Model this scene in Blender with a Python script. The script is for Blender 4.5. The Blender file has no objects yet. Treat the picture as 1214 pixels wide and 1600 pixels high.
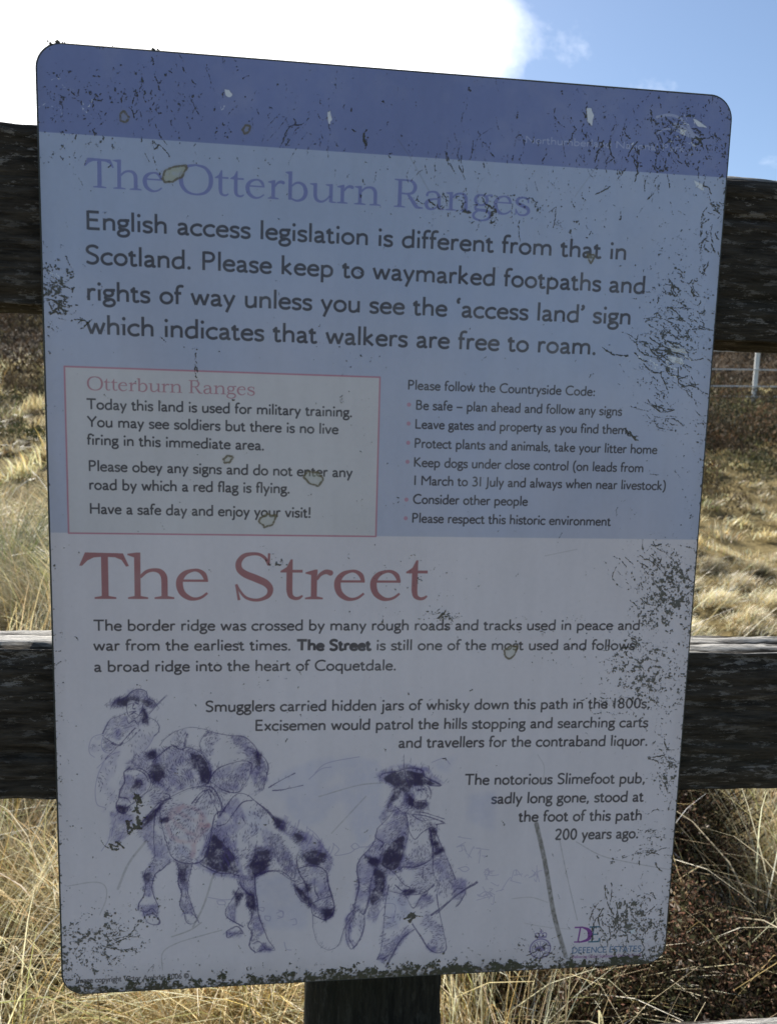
import bpy, math, random
import numpy as np
from mathutils import Matrix, Vector

scene = bpy.context.scene
COL = scene.collection
# ------------------------------------------------------------------ camera, sky, sun, exposure
ZC = 1.02                                   # height of the sign's centre above the turf at the post
cam_data = bpy.data.cameras.new('camera')
cam = bpy.data.objects.new('camera', cam_data); COL.objects.link(cam)
cam.matrix_world = Matrix(((0.994063, -0.014459, -0.107840, -0.051736), (-0.105234, 0.124079, -0.986676, -0.466728), (0.027647, 0.992167, 0.121821, ZC+0.087894), (0, 0, 0, 1)))
cam_data.sensor_fit = 'VERTICAL'; cam_data.sensor_height = 36; cam_data.lens = 1150/1600*36
cam_data.clip_start = 0.02; cam_data.clip_end = 3000
cam_data.dof.use_dof = True; cam_data.dof.focus_distance = 0.50; cam_data.dof.aperture_fstop = 17
scene.camera = cam

SUN_EL, SUN_AZ = math.radians(41), math.radians(-24)      # azimuth from +Y towards +X
sd = Vector((math.sin(SUN_AZ)*math.cos(SUN_EL), math.cos(SUN_AZ)*math.cos(SUN_EL), math.sin(SUN_EL)))
sun_data = bpy.data.lights.new('sun', 'SUN'); sun_data.energy = 5.0; sun_data.angle = math.radians(.53); sun_data.color = (1, .95, .87)
sun = bpy.data.objects.new('sun', sun_data); COL.objects.link(sun)
sun.rotation_mode = 'QUATERNION'; sun.rotation_quaternion = sd.to_track_quat('Z', 'Y'); sun.location = (-3, 5, 8)

world = bpy.data.worlds.new('World'); scene.world = world; world.use_nodes = True
nt = world.node_tree; nt.nodes.clear()
N = nt.nodes.new; LK = nt.links.new
out = N('ShaderNodeOutputWorld'); bg = N('ShaderNodeBackground'); sky = N('ShaderNodeTexSky')
sky.sky_type = 'NISHITA'; sky.sun_disc = False; sky.sun_elevation = SUN_EL; sky.sun_rotation = SUN_AZ
sky.altitude = 300; sky.air_density = 1.0; sky.dust_density = .7; sky.ozone_density = 1.6
bg.inputs['Strength'].default_value = .096
tc = N('ShaderNodeTexCoord'); mp = N('ShaderNodeMapping'); mp.inputs['Scale'].default_value = (1, 1, 1.9); mp.inputs['Location'].default_value = (0.0, 0.0, 0.0)
n1 = N('ShaderNodeTexNoise'); n1.inputs['Scale'].default_value = 1.55; n1.inputs['Detail'].default_value = 9; n1.inputs['Roughness'].default_value = .58; n1.inputs['Distortion'].default_value = .25
# one bright bank of broken cloud lies round the sun, thin scraps elsewhere
dt = N('ShaderNodeVectorMath'); dt.operation = 'DOT_PRODUCT'; dt.inputs[1].default_value = (-0.2457, 0.8525, 0.4614)
nrm = N('ShaderNodeVectorMath'); nrm.operation = 'NORMALIZE'
bank = N('ShaderNodeMapRange'); bank.interpolation_type = 'SMOOTHSTEP'; bank.inputs['From Min'].default_value = math.cos(math.radians(33.5)); bank.inputs['From Max'].default_value = math.cos(math.radians(6)); bank.inputs['To Max'].default_value = .50
LK(tc.outputs['Generated'], nrm.inputs[0]); LK(nrm.outputs[0], dt.inputs[0]); LK(dt.outputs['Value'], bank.inputs['Value'])
addc = N('ShaderNodeMath'); addc.operation = 'ADD'
ramp = N('ShaderNodeValToRGB'); ramp.color_ramp.elements[0].position = .64; ramp.color_ramp.elements[1].position = .84
LK(tc.outputs['Generated'], mp.inputs['Vector']); LK(mp.outputs['Vector'], n1.inputs['Vector']); LK(n1.outputs['Fac'], addc.inputs[0]); LK(bank.outputs[0], addc.inputs[1]); LK(addc.outputs[0], ramp.inputs['Fac'])
mix = N('ShaderNodeMixRGB'); mix.inputs['Color2'].default_value = (15, 15, 15.2, 1)
LK(ramp.outputs['Color'], mix.inputs['Fac']); LK(sky.outputs['Color'], mix.inputs['Color1'])
LK(mix.outputs['Color'], bg.inputs['Color']); LK(bg.outputs['Background'], out.inputs['Surface'])

vs = scene.view_settings
vs.view_transform = 'Standard'; vs.look = 'None'; vs.gamma = 1; vs.use_curve_mapping = False; vs.exposure = 0.72

# ------------------------------------------------------------------ helpers
def tag(o, label=None, cat=None, group=None, kind=None):
    if label: o['label'] = label
    if cat: o['category'] = cat
    if group: o['group'] = group
    if kind: o['kind'] = kind
    return o
def empty(name, loc=(0, 0, 0), rz=0):
    o = bpy.data.objects.new(name, None); COL.objects.link(o); o.location = loc; o.rotation_euler = (0, 0, rz); o.empty_display_size = .05
    return o
def mesh_obj(name, v, f, mat, parent=None, col=None, smooth=False, uv=None):
    """v (n,3), f (m,k) of one polygon size; col (n,3) per vertex"""
    v = np.ascontiguousarray(v, np.float32); f = np.ascontiguousarray(f, np.int32)
    me = bpy.data.meshes.new(name); k = f.shape[1]
    me.vertices.add(len(v)); me.vertices.foreach_set('co', v.ravel())
    me.loops.add(f.size); me.loops.foreach_set('vertex_index', f.ravel())
    me.polygons.add(len(f)); me.polygons.foreach_set('loop_start', np.arange(0, f.size, k, dtype=np.int32))
    me.polygons.foreach_set('use_smooth', np.full(len(f), smooth))
    me.update(calc_edges=True)
    if col is not None:
        a = me.attributes.new('tint', 'FLOAT_COLOR', 'POINT')
        c = np.ones((len(v), 4), np.float32); c[:, :3] = col; a.data.foreach_set('color', c.ravel())
    if uv is not None:
        l = me.uv_layers.new(name='UVMap'); l.data.foreach_set('uv', np.ascontiguousarray(uv[f.ravel()], np.float32).ravel())
    me.materials.append(mat)
    o = bpy.data.objects.new(name, me); COL.objects.link(o); o.parent = parent
    return o
def material(name):
    m = bpy.data.materials.new(name); m.use_nodes = True; t = m.node_tree; t.nodes.clear()
    o = t.nodes.new('ShaderNodeOutputMaterial')
    return m, t, t.nodes.new, t.links.new, o
def vnoise(rng, ny, nx, cy, cx, oct=3, periodic_y=False):
    """value noise on an ny x nx lattice; cy, cx cell sizes in samples"""
    o = np.zeros((ny, nx)); a = 1; tt = 0
    for i in range(oct):
        gy, gx = max(2, int(ny/(cy/2**i))+2), max(2, int(nx/(cx/2**i))+2)
        g = rng.random((gy, gx))
        if periodic_y: g[-1] = g[0]
        o += a*up(g, ny, nx); tt += a; a *= .6
    return o/tt
_G = np.random.default_rng(3).random((256, 256))
def n2(x, y):
    """smooth value noise at points"""
    x = np.asarray(x, float); y = np.asarray(y, float)
    xi = np.floor(x).astype(int); yi = np.floor(y).astype(int); fx = x-xi; fy = y-yi
    fx = fx*fx*(3-2*fx); fy = fy*fy*(3-2*fy)
    g = lambda a, b: _G[a % 256, b % 256]
    return (g(yi, xi)*(1-fx)+g(yi, xi+1)*fx)*(1-fy)+(g(yi+1, xi)*(1-fx)+g(yi+1, xi+1)*fx)*fy
def ground_z(x, y):
    x = np.asarray(x, float); y = np.asarray(y, float)
    z = .155*np.clip(y, -6, 8.5)+.02*np.clip(y+6, -60, 0)+.0*x
    t = np.clip((y-8.0)/30, 0, 1.25); z = z+7.0*np.where(t < 1, t-(t**3)*.12, .88+(t-1)*.3)
    z = z-.05*np.clip(-60-y, 0, 500)*.3
    w = np.clip(np.abs(y-1.0)/2.0, .25, 1)
    z = z+w*(.10*(n2(x*.9+7, y*.9+3)-.5)+.05*(n2(x*3.1, y*3.1)-.5))+np.clip((y-6)/10, 0, 1)*(.5*(n2(x*.22+40, y*.22+9)-.5))+np.clip((y-15)/20, 0, 1)*1.6*(n2(x*.05+3, y*.05+70)-.5)
    return z
# ------------------------------------------------------------------ the printed face of the sign
# Drawn as numbers, in millimetres from the sign's top left corner (420 x 594 mm).
PPM = 4.0                       # print pixels per millimetre
SW, SH = 420.0, 594.0
NX, NY = int(SW * PPM), int(SH * PPM)

def _fit_homography(src, dst):
    A = []
    for (x, y), (u, v) in zip(src, dst):
        A += [[x, y, 1, 0, 0, 0, -u*x, -u*y, -u], [0, 0, 0, x, y, 1, -v*x, -v*y, -v]]
    h = np.linalg.svd(np.array(A, float))[2][-1].reshape(3, 3)
    return h / h[2, 2]

# measured corners of the plate -> millimetres on the plate
HOM = _fit_homography([(53, 60), (1143, 154), (101, 1552), (1039, 1507)],
                      [(0, 0), (SW, 0), (0, SH), (SW, SH)])
def mm(x, y):
    q = HOM @ np.array([np.asarray(x, float), np.asarray(y, float), np.ones_like(np.asarray(x, float))])
    return q[0] / q[2], q[1] / q[2]
def mmp(pts):
    a = np.asarray(pts, float).reshape(-1, 2)
    x, y = mm(a[:, 0], a[:, 1])
    return np.stack([x, y], 1)

def spline(p, w=None, n=6):
    p = np.asarray(p, float)
    q = p if w is None else np.concatenate([p, np.asarray(w, float).reshape(-1, 1)], 1)
    if len(q) < 3:
        return q
    e = np.concatenate([2*q[:1]-q[1:2], q, 2*q[-1:]-q[-2:-1]])
    t = np.linspace(0, 1, n, endpoint=False)[:, None]
    out = []
    for i in range(1, len(e)-2):
        a, b, c, d = e[i-1], e[i], e[i+1], e[i+2]
        out.append(.5*((2*b)+(-a+c)*t+(2*a-5*b+4*c-d)*t*t+(-a+3*b-3*c+d)*t**3))
    out.append(q[-1:])
    return np.concatenate(out)

def seg(mask, ax, ay, aw, bx, by, bw, butt_a=False, butt_b=False, soft=1.0, val=1.0):
    """one tapered stroke segment, in millimetres, maxed into a coverage mask"""
    ax *= PPM; ay *= PPM; bx *= PPM; by *= PPM; aw *= PPM*.5; bw *= PPM*.5
    m = max(aw, bw)+1.5+soft
    x0 = max(0, int(min(ax, bx)-m)); x1 = min(NX, int(max(ax, bx)+m)+2)
    y0 = max(0, int(min(ay, by)-m)); y1 = min(NY, int(max(ay, by)+m)+2)
    if x1 <= x0 or y1 <= y0:
        return
    X = np.arange(x0, x1)[None, :]+.5; Y = np.arange(y0, y1)[:, None]+.5
    dx, dy = bx-ax, by-ay
    L2 = dx*dx+dy*dy+1e-9; L = L2**.5
    t = ((X-ax)*dx+(Y-ay)*dy)/L2
    tc = np.clip(t, 0, 1)
    d = np.hypot(X-ax-tc*dx, Y-ay-tc*dy)
    r = aw+(bw-aw)*tc
    c = np.clip((r-d)/soft+.5, 0, 1)
    if r.max() < .5:
        c = c*np.clip(r*2, 0, 1)
    if butt_a: c = c*np.clip(t*L+.5, 0, 1)
    if butt_b: c = c*np.clip((1-t)*L+.5, 0, 1)
    c = c*val
    s = mask[y0:y1, x0:x1]
    np.maximum(s, c, out=s)

def line(mask, pts, w, butt=False, soft=1.0, val=1.0):
    pts = np.asarray(pts, float)
    n = len(pts)
    w = np.broadcast_to(np.asarray(w, float), (n,))
    for i in range(n-1):
        seg(mask, pts[i, 0], pts[i, 1], w[i], pts[i+1, 0], pts[i+1, 1], w[i+1],
            butt and i == 0, butt and i == n-2, soft, val)

def poly(mask, pts, val=1.0, blur=0):
    p = np.asarray(pts, float)*PPM
    x0 = max(0, int(p[:, 0].min())-1); x1 = min(NX, int(p[:, 0].max())+2)
    y0 = max(0, int(p[:, 1].min())-1); y1 = min(NY, int(p[:, 1].max())+2)
    if x1 <= x0 or y1 <= y0: return
    acc = np.zeros((y1-y0, x1-x0))
    S = 3
    for sy in range(S):
        Y = np.arange(y0, y1)[:, None]+(sy+.5)/S
        for sx in range(S):
            X = np.arange(x0, x1)[None, :]+(sx+.5)/S
            ins = np.zeros((y1-y0, x1-x0), bool)
            for i in range(len(p)):
                a, b = p[i], p[(i+1) % len(p)]
                if a[1] == b[1]: continue
                cr = (a[1] > Y) != (b[1] > Y)
                xi = (b[0]-a[0])*(Y-a[1])/(b[1]-a[1])+a[0]
                ins ^= cr & (X < xi)
            acc += ins
    acc = acc/(S*S)*val
    s = mask[y0:y1, x0:x1]
    np.maximum(s, acc, out=s)

# --- a humanist sans alphabet drawn from centre lines (units 1/100 of the type size, capital height 68)
# glyph: advance, strokes.  S spline, L straight, E closed ellipse cx cy rx ry, D dot x y
SANS = {
 'a': (43, 'S 8 35.5 13 38.5 20 39.5 28 37 31.5 29;L 31.5 29 31.5 8;S 31.5 8 33 4 38 4;S 31.5 24 20 22 10 18 7.5 11.5 10 5.5 16.5 3.5 25 6 31.5 12'),
 'b': (50, 'L 9 70 9 1;S 9 28 14 36 23 39.5 33 37.5 40.5 30 42 21 39.5 11 32 4.5 23 3 14 5 9 9'),
 'c': (42, 'S 38 36 30 39.8 22 39.5 12 35 6 26 6 17 11 8 20 3.5 29 3.5 38 7'),
 'd': (50, 'L 41 70 41 1;S 41 35 33 39.5 25 40 14 36 8 27 7 19 10 9 18 3.5 27 3.5 36 7.5 41 14'),
 'e': (45, 'S 7 23.5 23 23.5 39.5 23.5;S 39.5 23.5 38 32 32 38 23 40 14 37 8 30 6 21 9 11 16 5 25 3.3 33 4.5 39 8'),
 'f': (27, 'L 10.5 40 10.5 1;S 10.5 40 10.5 54 14 63 22 66.5 29 65.5;L 1 40.5 24 40.5'),
 'g': (42, 'S 20 40 28.5 38.5 33 33 33 27 28.5 21 20 19 11.5 21 7 27 7 33 11.5 38.5 20 40;L 25 40.2 41 40.2;S 14 19.5 9.5 15 10 10.5 16 8.3 27 7.5 35 4 38.5 -3 36 -10.5 28 -15.5 18 -16.5 9 -14 5 -8 6.5 -2 13 3 22 5'),
 'h': (48, 'L 9 70 9 1;S 9 27 14 35 22 39.5 30 39.5 37 35 39 27;L 39 27 39 1'),
 'i': (20, 'L 10 41 10 1;D 10 60'),
 'j': (20, 'L 11 41 11 -8;S 11 -8 8 -17 1 -19;D 11 60'),
 'k': (45, 'L 9 70 9 1;L 35 42 12 22.5;L 12 24 38 1.5'),
 'l': (19, 'L 9.5 70 9.5 1'),
 'm': (75, 'L 9 43 9 1;S 9 28 13.5 35.5 21 39.5 29 39 35 34 37 27;L 37 27 37 1;S 37 28 42 35.5 50 39.5 58 39 64 34.5 66 27;L 66 27 66 1'),
 'n': (48, 'L 9 43 9 1;S 9 28 14 35.5 22 39.5 30 39.5 37 35 39 27;L 39 27 39 1'),
 'o': (49, 'E 24.5 21.5 18.5 18.3'),
 'p': (50, 'L 9 43 9 -21;S 9 29 14 36 23 39.5 33 37.5 40.5 30 42 21 39.5 11 32 4.5 23 3 14 5 9 10'),
 'q': (50, 'L 41 43 41 -21;S 41 35 33 39.5 25 40 14 36 8 27 7 19 10 9 18 3.5 27 3.5 36 7.5 41 14'),
 'r': (33, 'L 9 43 9 1;S 9 26 13 35 20 40 29 39'),
 's': (36, 'S 31 36.5 24 39.5 15 39.5 8 36 6.5 30 11 25.5 19 22.5 27 19 30.5 13 28.5 6.5 21 3.3 13 3.5 5 7'),
 't': (30, 'S 11.5 52 11.5 40 11.5 13;S 11.5 13 13 5.5 19 3.2 27 5.5;L 1 39 25 39;L 10 48 2 40'),
 'u': (48, 'L 8.5 43 8.5 16;S 8.5 16 11 7 18 3.3 26 3.8 34 9 39 17;L 39 43 39 1'),
 'v': (43, 'L 4.5 43 21.5 2;L 21.5 2 38.5 43'),
 'w': (64, 'L 4.5 43 18.5 2;L 18.5 2 32 40;L 32 40 45.5 2;L 45.5 2 59.5 43'),
 'x': (43, 'L 5 42 38 2;L 38 42 5 2'),
 'y': (43, 'L 4.5 43 22 4;L 38.5 43 12 -20'),
 'z': (39, 'L 4 39 34 39;L 34 39 5 4;L 4 4 36 4'),
 'A': (66, 'L 5 1 33 66;L 33 66 61 1;L 15 22 51 22'),
 'B': (56, 'L 10 67 10 1;S 10 63.5 28 63.5 38 60 41 51 37 41 27 37.5 10 37.5;S 10 37.5 30 37.5 42 32 46 20 41 9 30 4.5 10 4.5'),
 'C': (66, 'S 61 59 50 64 38 64.5 22 59 11 47 8 33 12 18 23 7 37 3.5 50 4.5 61 9'),
 'D': (72, 'L 10 67 10 1;S 10 63.5 30 63.5 48 58 59 46 62 33 58 19 47 8.5 30 4.5 10 4.5'),
 'E': (53, 'L 10 67.5 10 .5;L 10 63.5 45 63.5;L 10 35.5 42 35.5;L 10 4.5 47 4.5'),
 'F': (48, 'L 10 67.5 10 .5;L 10 63.5 43 63.5;L 10 35 40 35'),
 'G': (72, 'S 62 60 50 64 38 64.5 22 59 11 47 8 33 12 18 23 7 37 3.5 50 4 63 8;L 63 8 63 33;L 63 33 45 33'),
 'H': (70, 'L 10 67 10 1;L 60 67 60 1;L 10 35 60 35'),
 'I': (25, 'L 12.5 67.5 12.5 .5'),
 'J': (25, 'L 13 67.5 13 4;S 13 4 10 -9 0 -16'),
 'K': (60, 'L 10 67 10 1;L 48 66 13 35;L 13 36 56 2'),
 'L': (50, 'L 10 67 10 .5;L 10 4.5 48 4.5'),
 'M': (78, 'L 9 67 9 1;L 9 65 39 30;L 39 30 69 65;L 69 67 69 1'),
 'N': (74, 'L 10 67 10 1;L 10 65 64 4;L 64 67 64 1'),
 'O': (78, 'E 39 34 31.5 30.5'),
 'P': (53, 'L 10 67.5 10 .5;S 10 63.5 28 63.5 39 59.5 43.5 49 39 38 28 33 10 33'),
 'R': (58, 'L 10 67.5 10 .5;S 10 63.5 28 63.5 38 59.5 42 50 38 41 28 36.5 10 36.5;L 25 36 54 2'),
 'S': (50, 'S 42 59 33 64 22 64.5 12 60 8 51 12 42.5 24 36 37 29.5 42 20 39 10 30 4 19 3.5 7 8'),
 'T': (60, 'L 30 64 30 .5;L 2 63.5 58 63.5'),
 'U': (70, 'L 10 67 10 25;S 10 25 13 11 23 4.5 35 3.5 47 4.5 57 11 60 25;L 60 25 60 67'),
 'V': (64, 'L 4 67 32 2;L 32 2 60 67'),
 'W': (96, 'L 4 67 25 2;L 25 2 48 65;L 48 65 71 2;L 71 2 92 67'),
 'Y': (60, 'L 4 67 30 34;L 56 67 30 34;L 30 36 30 .5'),
 '0': (50, 'E 25 34 17 30.5'), '1': (31, 'L 15 67.5 15 .5'),
 '2': (50, 'S 8 56 15 62.5 24 64.5 35 60.5 39.5 50 36 39 25 25 8 5;L 8 4.5 43 4.5'),
 '3': (50, 'S 10 60 20 64.5 31 62 37 52 32 41 20 37;S 20 37 33 34.5 40.5 26 40 14 31 5.5 19 3.5 8 7'),
 '6': (50, 'S 38 65 24 58 13 44 8 28 10 14 18 5 27 3.5 37 8 41.5 20 37 32 26 37.5 15 34 9 25'),
 '8': (50, 'E 25 49.5 13 14.5;E 25 19 16.5 15.5'),
 '.': (22, 'D 10 5'), ',': (22, 'D 11 5;L 12.5 5 6.5 -9'), ':': (24, 'D 11 5;D 11 34'), '!': (26, 'L 12 68 12 20;D 12 5'),
 '(': (30, 'S 25 72 15 58 10.5 40 10.5 18 15 0 25 -15'), ')': (30, 'S 5 72 15 58 19.5 40 19.5 18 15 0 5 -15'),
 '\u2018': (20, 'D 10 56;S 7.5 56 9 64 14 69'), '\u2019': (20, 'D 10 63;S 12.5 63 11 55 6 50'),
 '\u2013': (50, 'L 3 25 47 25'), ' ': (27, ''),
 '\u00a9': (70, 'E 35 34 29 29;S 47 44 40 49 31 48 24 41 23 33 27 24 35 19.5 46 24'),
}
# --- a light slab alphabet for the headings; V spline with widths, P filled outline
SERIF = {
 'T': (66, 'P 8.2 70 60 69 68 50 64 49 58 59 49 63 39.5 63.5 39.5 4.5 50 2.6 50 0 20 0 20 2.6 30 4.5 30 63.5 20 62.5 11.5 58 4 50 0 50'),
 'h': (67, 'W 13.5 1 8.8 13.5 68 8.8;P 0 66.5 0 68.5 13 70.5 17.9 70.5 17.9 60 9 63;P 0 0 0 2.6 9 4.5 18 4.5 28 2.6 28 0;V 17 33 4.5 26 41.5 5 36 44.2 5.2 45 42 7.5 50 35 9 51 26 9;W 51 28 9 51 1 9;P 37 0 37 2.6 46 4.5 56 4.5 64.5 2.6 64.5 0'),
 'e': (53, 'W 8 28.3 3.6 45 28.3 3.6;V 42.5 29 5.5 39 38 7 32 43.5 5.2 24 44.2 4.4 13 40 7 6 31 9.5 5 20 10 9 9 9 18 1.8 7 27 .2 4.6 36 3 4 44 9.5 3.4'),
 'O': (84, 'V 40 70 4.6 60 65 7 72 51 9.5 75 35 10.5 72 18 9.5 60 4 7 40 -1 4.6 20 4 7 8 18 9.5 5 35 10.5 8 51 9.5 20 65 7 40 70 4.6'),
 't': (36, 'P 0 41.5 0 44 9 50 14.5 62 17.5 62 17.5 46 32 46 32 41.5;W 13 44 9 13 14 9;V 13 14 9 15 5.5 7.5 21 1.5 5.2 27 2 4.6 32 5.5 3'),
 'r': (42, 'P 0 40 0 42 14 46.5 17.5 46.5 17.5 38 8 38;W 12.7 42 9 12.7 1 9;P 0 0 0 2.6 8 4.5 18 4.5 26 2.6 26 0;V 16.5 31 4 22 39 5.4 30 43 7 37.5 41 8.5'),
 'b': (58, 'W 11 1 9 11 69 9;P -1 66.5 -1 68.5 10 70.5 15.5 70.5 15.5 60 7 63;V 14 34 4 24 42.5 5 34 43.5 6 44 37 8.5 48.5 22 10 44 8 8.5 34 1 6 24 0 5 12 5 4'),
 'u': (66, 'W 13 14 9 13 44 9;P 0 42.5 0 44.5 13 46 17.5 46 17.5 38 9 40;V 13 16 9 16 6.5 8 24 1.5 6 33 2.5 5 42 9 4 48 17 4;W 51 1 9 51 44 9;P 38 42.5 38 44.5 51 46 55.5 46 55.5 38 47 40;P 50 0 50 4.5 64 2.6 64 0'),
 'n': (67, 'W 13.5 1 8.8 13.5 44 8.8;P 0 42.5 0 44.5 13 46.5 17.9 46.5 17.9 38 9 40;P 0 0 0 2.6 9 4.5 18 4.5 28 2.6 28 0;V 17 33 4.5 26 41.5 5 36 44.2 5.2 45 42 7.5 50 35 9 51 26 9;W 51 28 9 51 1 9;P 37 0 37 2.6 46 4.5 56 4.5 64.5 2.6 64.5 0'),
 'R': (74, 'W 14 1 9.5 14 69 9.5;P 0 0 0 2.6 9 4.5 19 4.5 28 2.6 28 0;P 0 70 0 67.4 10 65.5 19 65.5 19 70;V 14 68 4.6 34 68 4.6 45 65 7 51.5 52.5 9.5 46 39 7.5 34 35 4.6 17 35 4.4;V 33 35 6 44 20 9 54 6 9.5 60 2.4 6 72 1.6 3'),
 'a': (54, 'V 7 34 7 10 41 5.4 21 44.2 4.6 31 42 6 37 34 9;W 37.5 35 9 37.5 9 9;V 37.5 10 9 39 4 7 43 1.8 4.6 51 2 3.4;V 37 27 3.8 22 25.5 5 10 20 8 6 12 9.5 10 3 7.5 19 .2 5 28 3 4.4 37 10 4'),
 'g': (54, 'V 22 44.2 4.6 32 42 7 37 33.5 8.5 33 22.5 7 22 18.5 4.6 12 22 7 7.5 31 8.5 12 41 7 22 44.2 4.6;V 34 40 4 41 44.5 4.6 49 44 7;V 15 19 4 8 13.5 5.5 10 8 7 20 6 7 35 5 7.5 45 -2 7.5 44 -12 7 32 -19 5 18 -19.5 4.6 6 -14 6.5 4 -6 7 10 1 5 18 5 4'),
 's': (43, 'V 35 32 3 33 40 4 26 44.3 4.6 17 44.2 5 8 39.5 7.5 6.5 32 8.5 12 27 9 24 22.5 9.5 34 17.5 9 36.5 9.5 8 31 2.2 6 22 -.2 4.8 12 1.5 4.4 6 9 3.6 3.5 15 3;W 35.5 31 3 35.5 46 3;W 4 0 3 4 15 3'),
 'S': (65, 'V 47.5 53 3 44 62 4.6 36 68.5 4.6 26 70 4.8 13 67 6.5 5.5 57 8.4 6.5 46 9.5 15 38.5 10.5 30 32 11 44 25 10.5 50.5 16 9 48 6 7 38 0 5 27 -1.2 4.6 15 3 4.2 7 13 3.6 2 23 3;W 48 52 3.4 48.5 71 3.4;W 1.5 23 3 6 -1.5 4'),
 ' ': (30, ''),
}
_cache = {}
def glyph(font, ch):
    k = (id(font), ch)
    if k in _cache: return _cache[k]
    adv, s = font[ch]
    out = []
    for part in [q for q in s.split(';') if q]:
        t = part.split(); c = t[0]; v = [float(z) for z in t[1:]]
        if c == 'S': out.append(('l', spline(np.array(v).reshape(-1, 2), None, 5), None))
        elif c == 'L': out.append(('b', np.array(v).reshape(-1, 2), None))
        elif c == 'D': out.append(('d', np.array(v).reshape(-1, 2), None))
        elif c == 'E':
            a = np.linspace(0, 2*np.pi, 25)
            out.append(('l', np.stack([v[0]+v[2]*np.cos(a), v[1]+v[3]*np.sin(a)], 1), None))
        elif c == 'V':
            q = np.array(v).reshape(-1, 3); q = spline(q[:, :2], q[:, 2], 6); out.append(('v', q[:, :2], q[:, 2]))
        elif c == 'W':
            q = np.array(v).reshape(-1, 3); out.append(('w', q[:, :2], q[:, 2]))
        elif c == 'P': out.append(('p', np.array(v).reshape(-1, 2), None))
    _cache[k] = (adv, out)
    return _cache[k]

def text(mask, runs, left, right, cap_px, font=None, wt=9.2, slant=0.0):
    """runs: string or [(string, weight)]; left/right: traced ends of the base line; cap_px: traced capital height at the left"""
    font = font or SANS
    cap_u = 68.0 if font is SANS else 70.0
    if isinstance(runs, str): runs = [(runs, wt)]
    runs = [(s_, w_*1.07) for s_, w_ in runs]
    (x0, y0), (x1, y1) = mmp([left, right])
    (_, ya), = mmp([(left[0], left[1]-cap_px)])
    em = (y0-ya)/cap_u
    tot = 0; last = None
    for s, w in runs:
        for ch in s: tot += glyph(font, ch)[0]
    first = runs[0][0][0]
    tot -= (10 if font is SANS else 5)          # side bearings of the first and the last letter
    L = np.hypot(x1-x0, y1-y0); ux, uy = (x1-x0)/L, (y1-y0)/L
    xs = L/tot
    pen = -5.0 if font is SANS else -1.0
    for s, w in runs:
        for ch in s:
            adv, st = glyph(font, ch)
            for kind, p, ww in st:
                gx = (p[:, 0]+pen)*xs+p[:, 1]*em*slant; gy = p[:, 1]*em
                q = np.stack([x0+gx*ux+gy*uy, y0+gx*uy-gy*ux], 1)
                if kind == 'l': line(mask, q, w*em, butt=True)
                elif kind == 'b': line(mask, q, w*em, butt=True)
                elif kind == 'd': line(mask, np.concatenate([q, q+.01]), w*1.22*em)
                elif kind == 'v': line(mask, q, ww*(em*.5+xs*.5), butt=True)
                elif kind == 'w': line(mask, q, ww*(em*.5+xs*.5), butt=True)
                elif kind == 'p': poly(mask, q)
            pen += adv

def up(a, ny, nx):
    """smooth enlargement of a small grid"""
    h, w = a.shape
    y = np.linspace(0, h-1.001, ny); x = np.linspace(0, w-1.001, nx)
    yi = y.astype(int); xi = x.astype(int); fy = y-yi; fx = x-xi
    fy = (fy*fy*(3-2*fy))[:, None]; fx = (fx*fx*(3-2*fx))[None, :]
    r = a[yi]*(1-fy)+a[np.minimum(yi+1, h-1)]*fy
    return (r[:, xi]*(1-fx)+r[:, np.minimum(xi+1, w-1)]*fx).astype(np.float32)
def noise(rng, cell, oct=4, sx=1.0, sy=1.0):
    """fractal noise over the plate, about 0..1; cell in mm"""
    o = np.zeros((NY, NX), np.float32); amp = 1; tot = 0
    for i in range(oct):
        c = cell/2**i
        g = rng.random((int(SH/(c*sy))+3, int(SW/(c*sx))+3)).astype(np.float32)
        o += amp*up(g, NY, NX); tot += amp; amp *= .55
    return o/tot
def blur(a, r):
    for ax in (0, 1):
        c = np.cumsum(np.pad(a, [(r+1, r) if i == ax else (0, 0) for i in (0, 1)], mode='edge'), axis=ax, dtype=np.float64)
        n = a.shape[ax]
        a = (np.take(c, np.arange(2*r+1, 2*r+1+n), axis=ax)-np.take(c, np.arange(0, n), axis=ax))/(2*r+1)
    return a.astype(np.float32)
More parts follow.
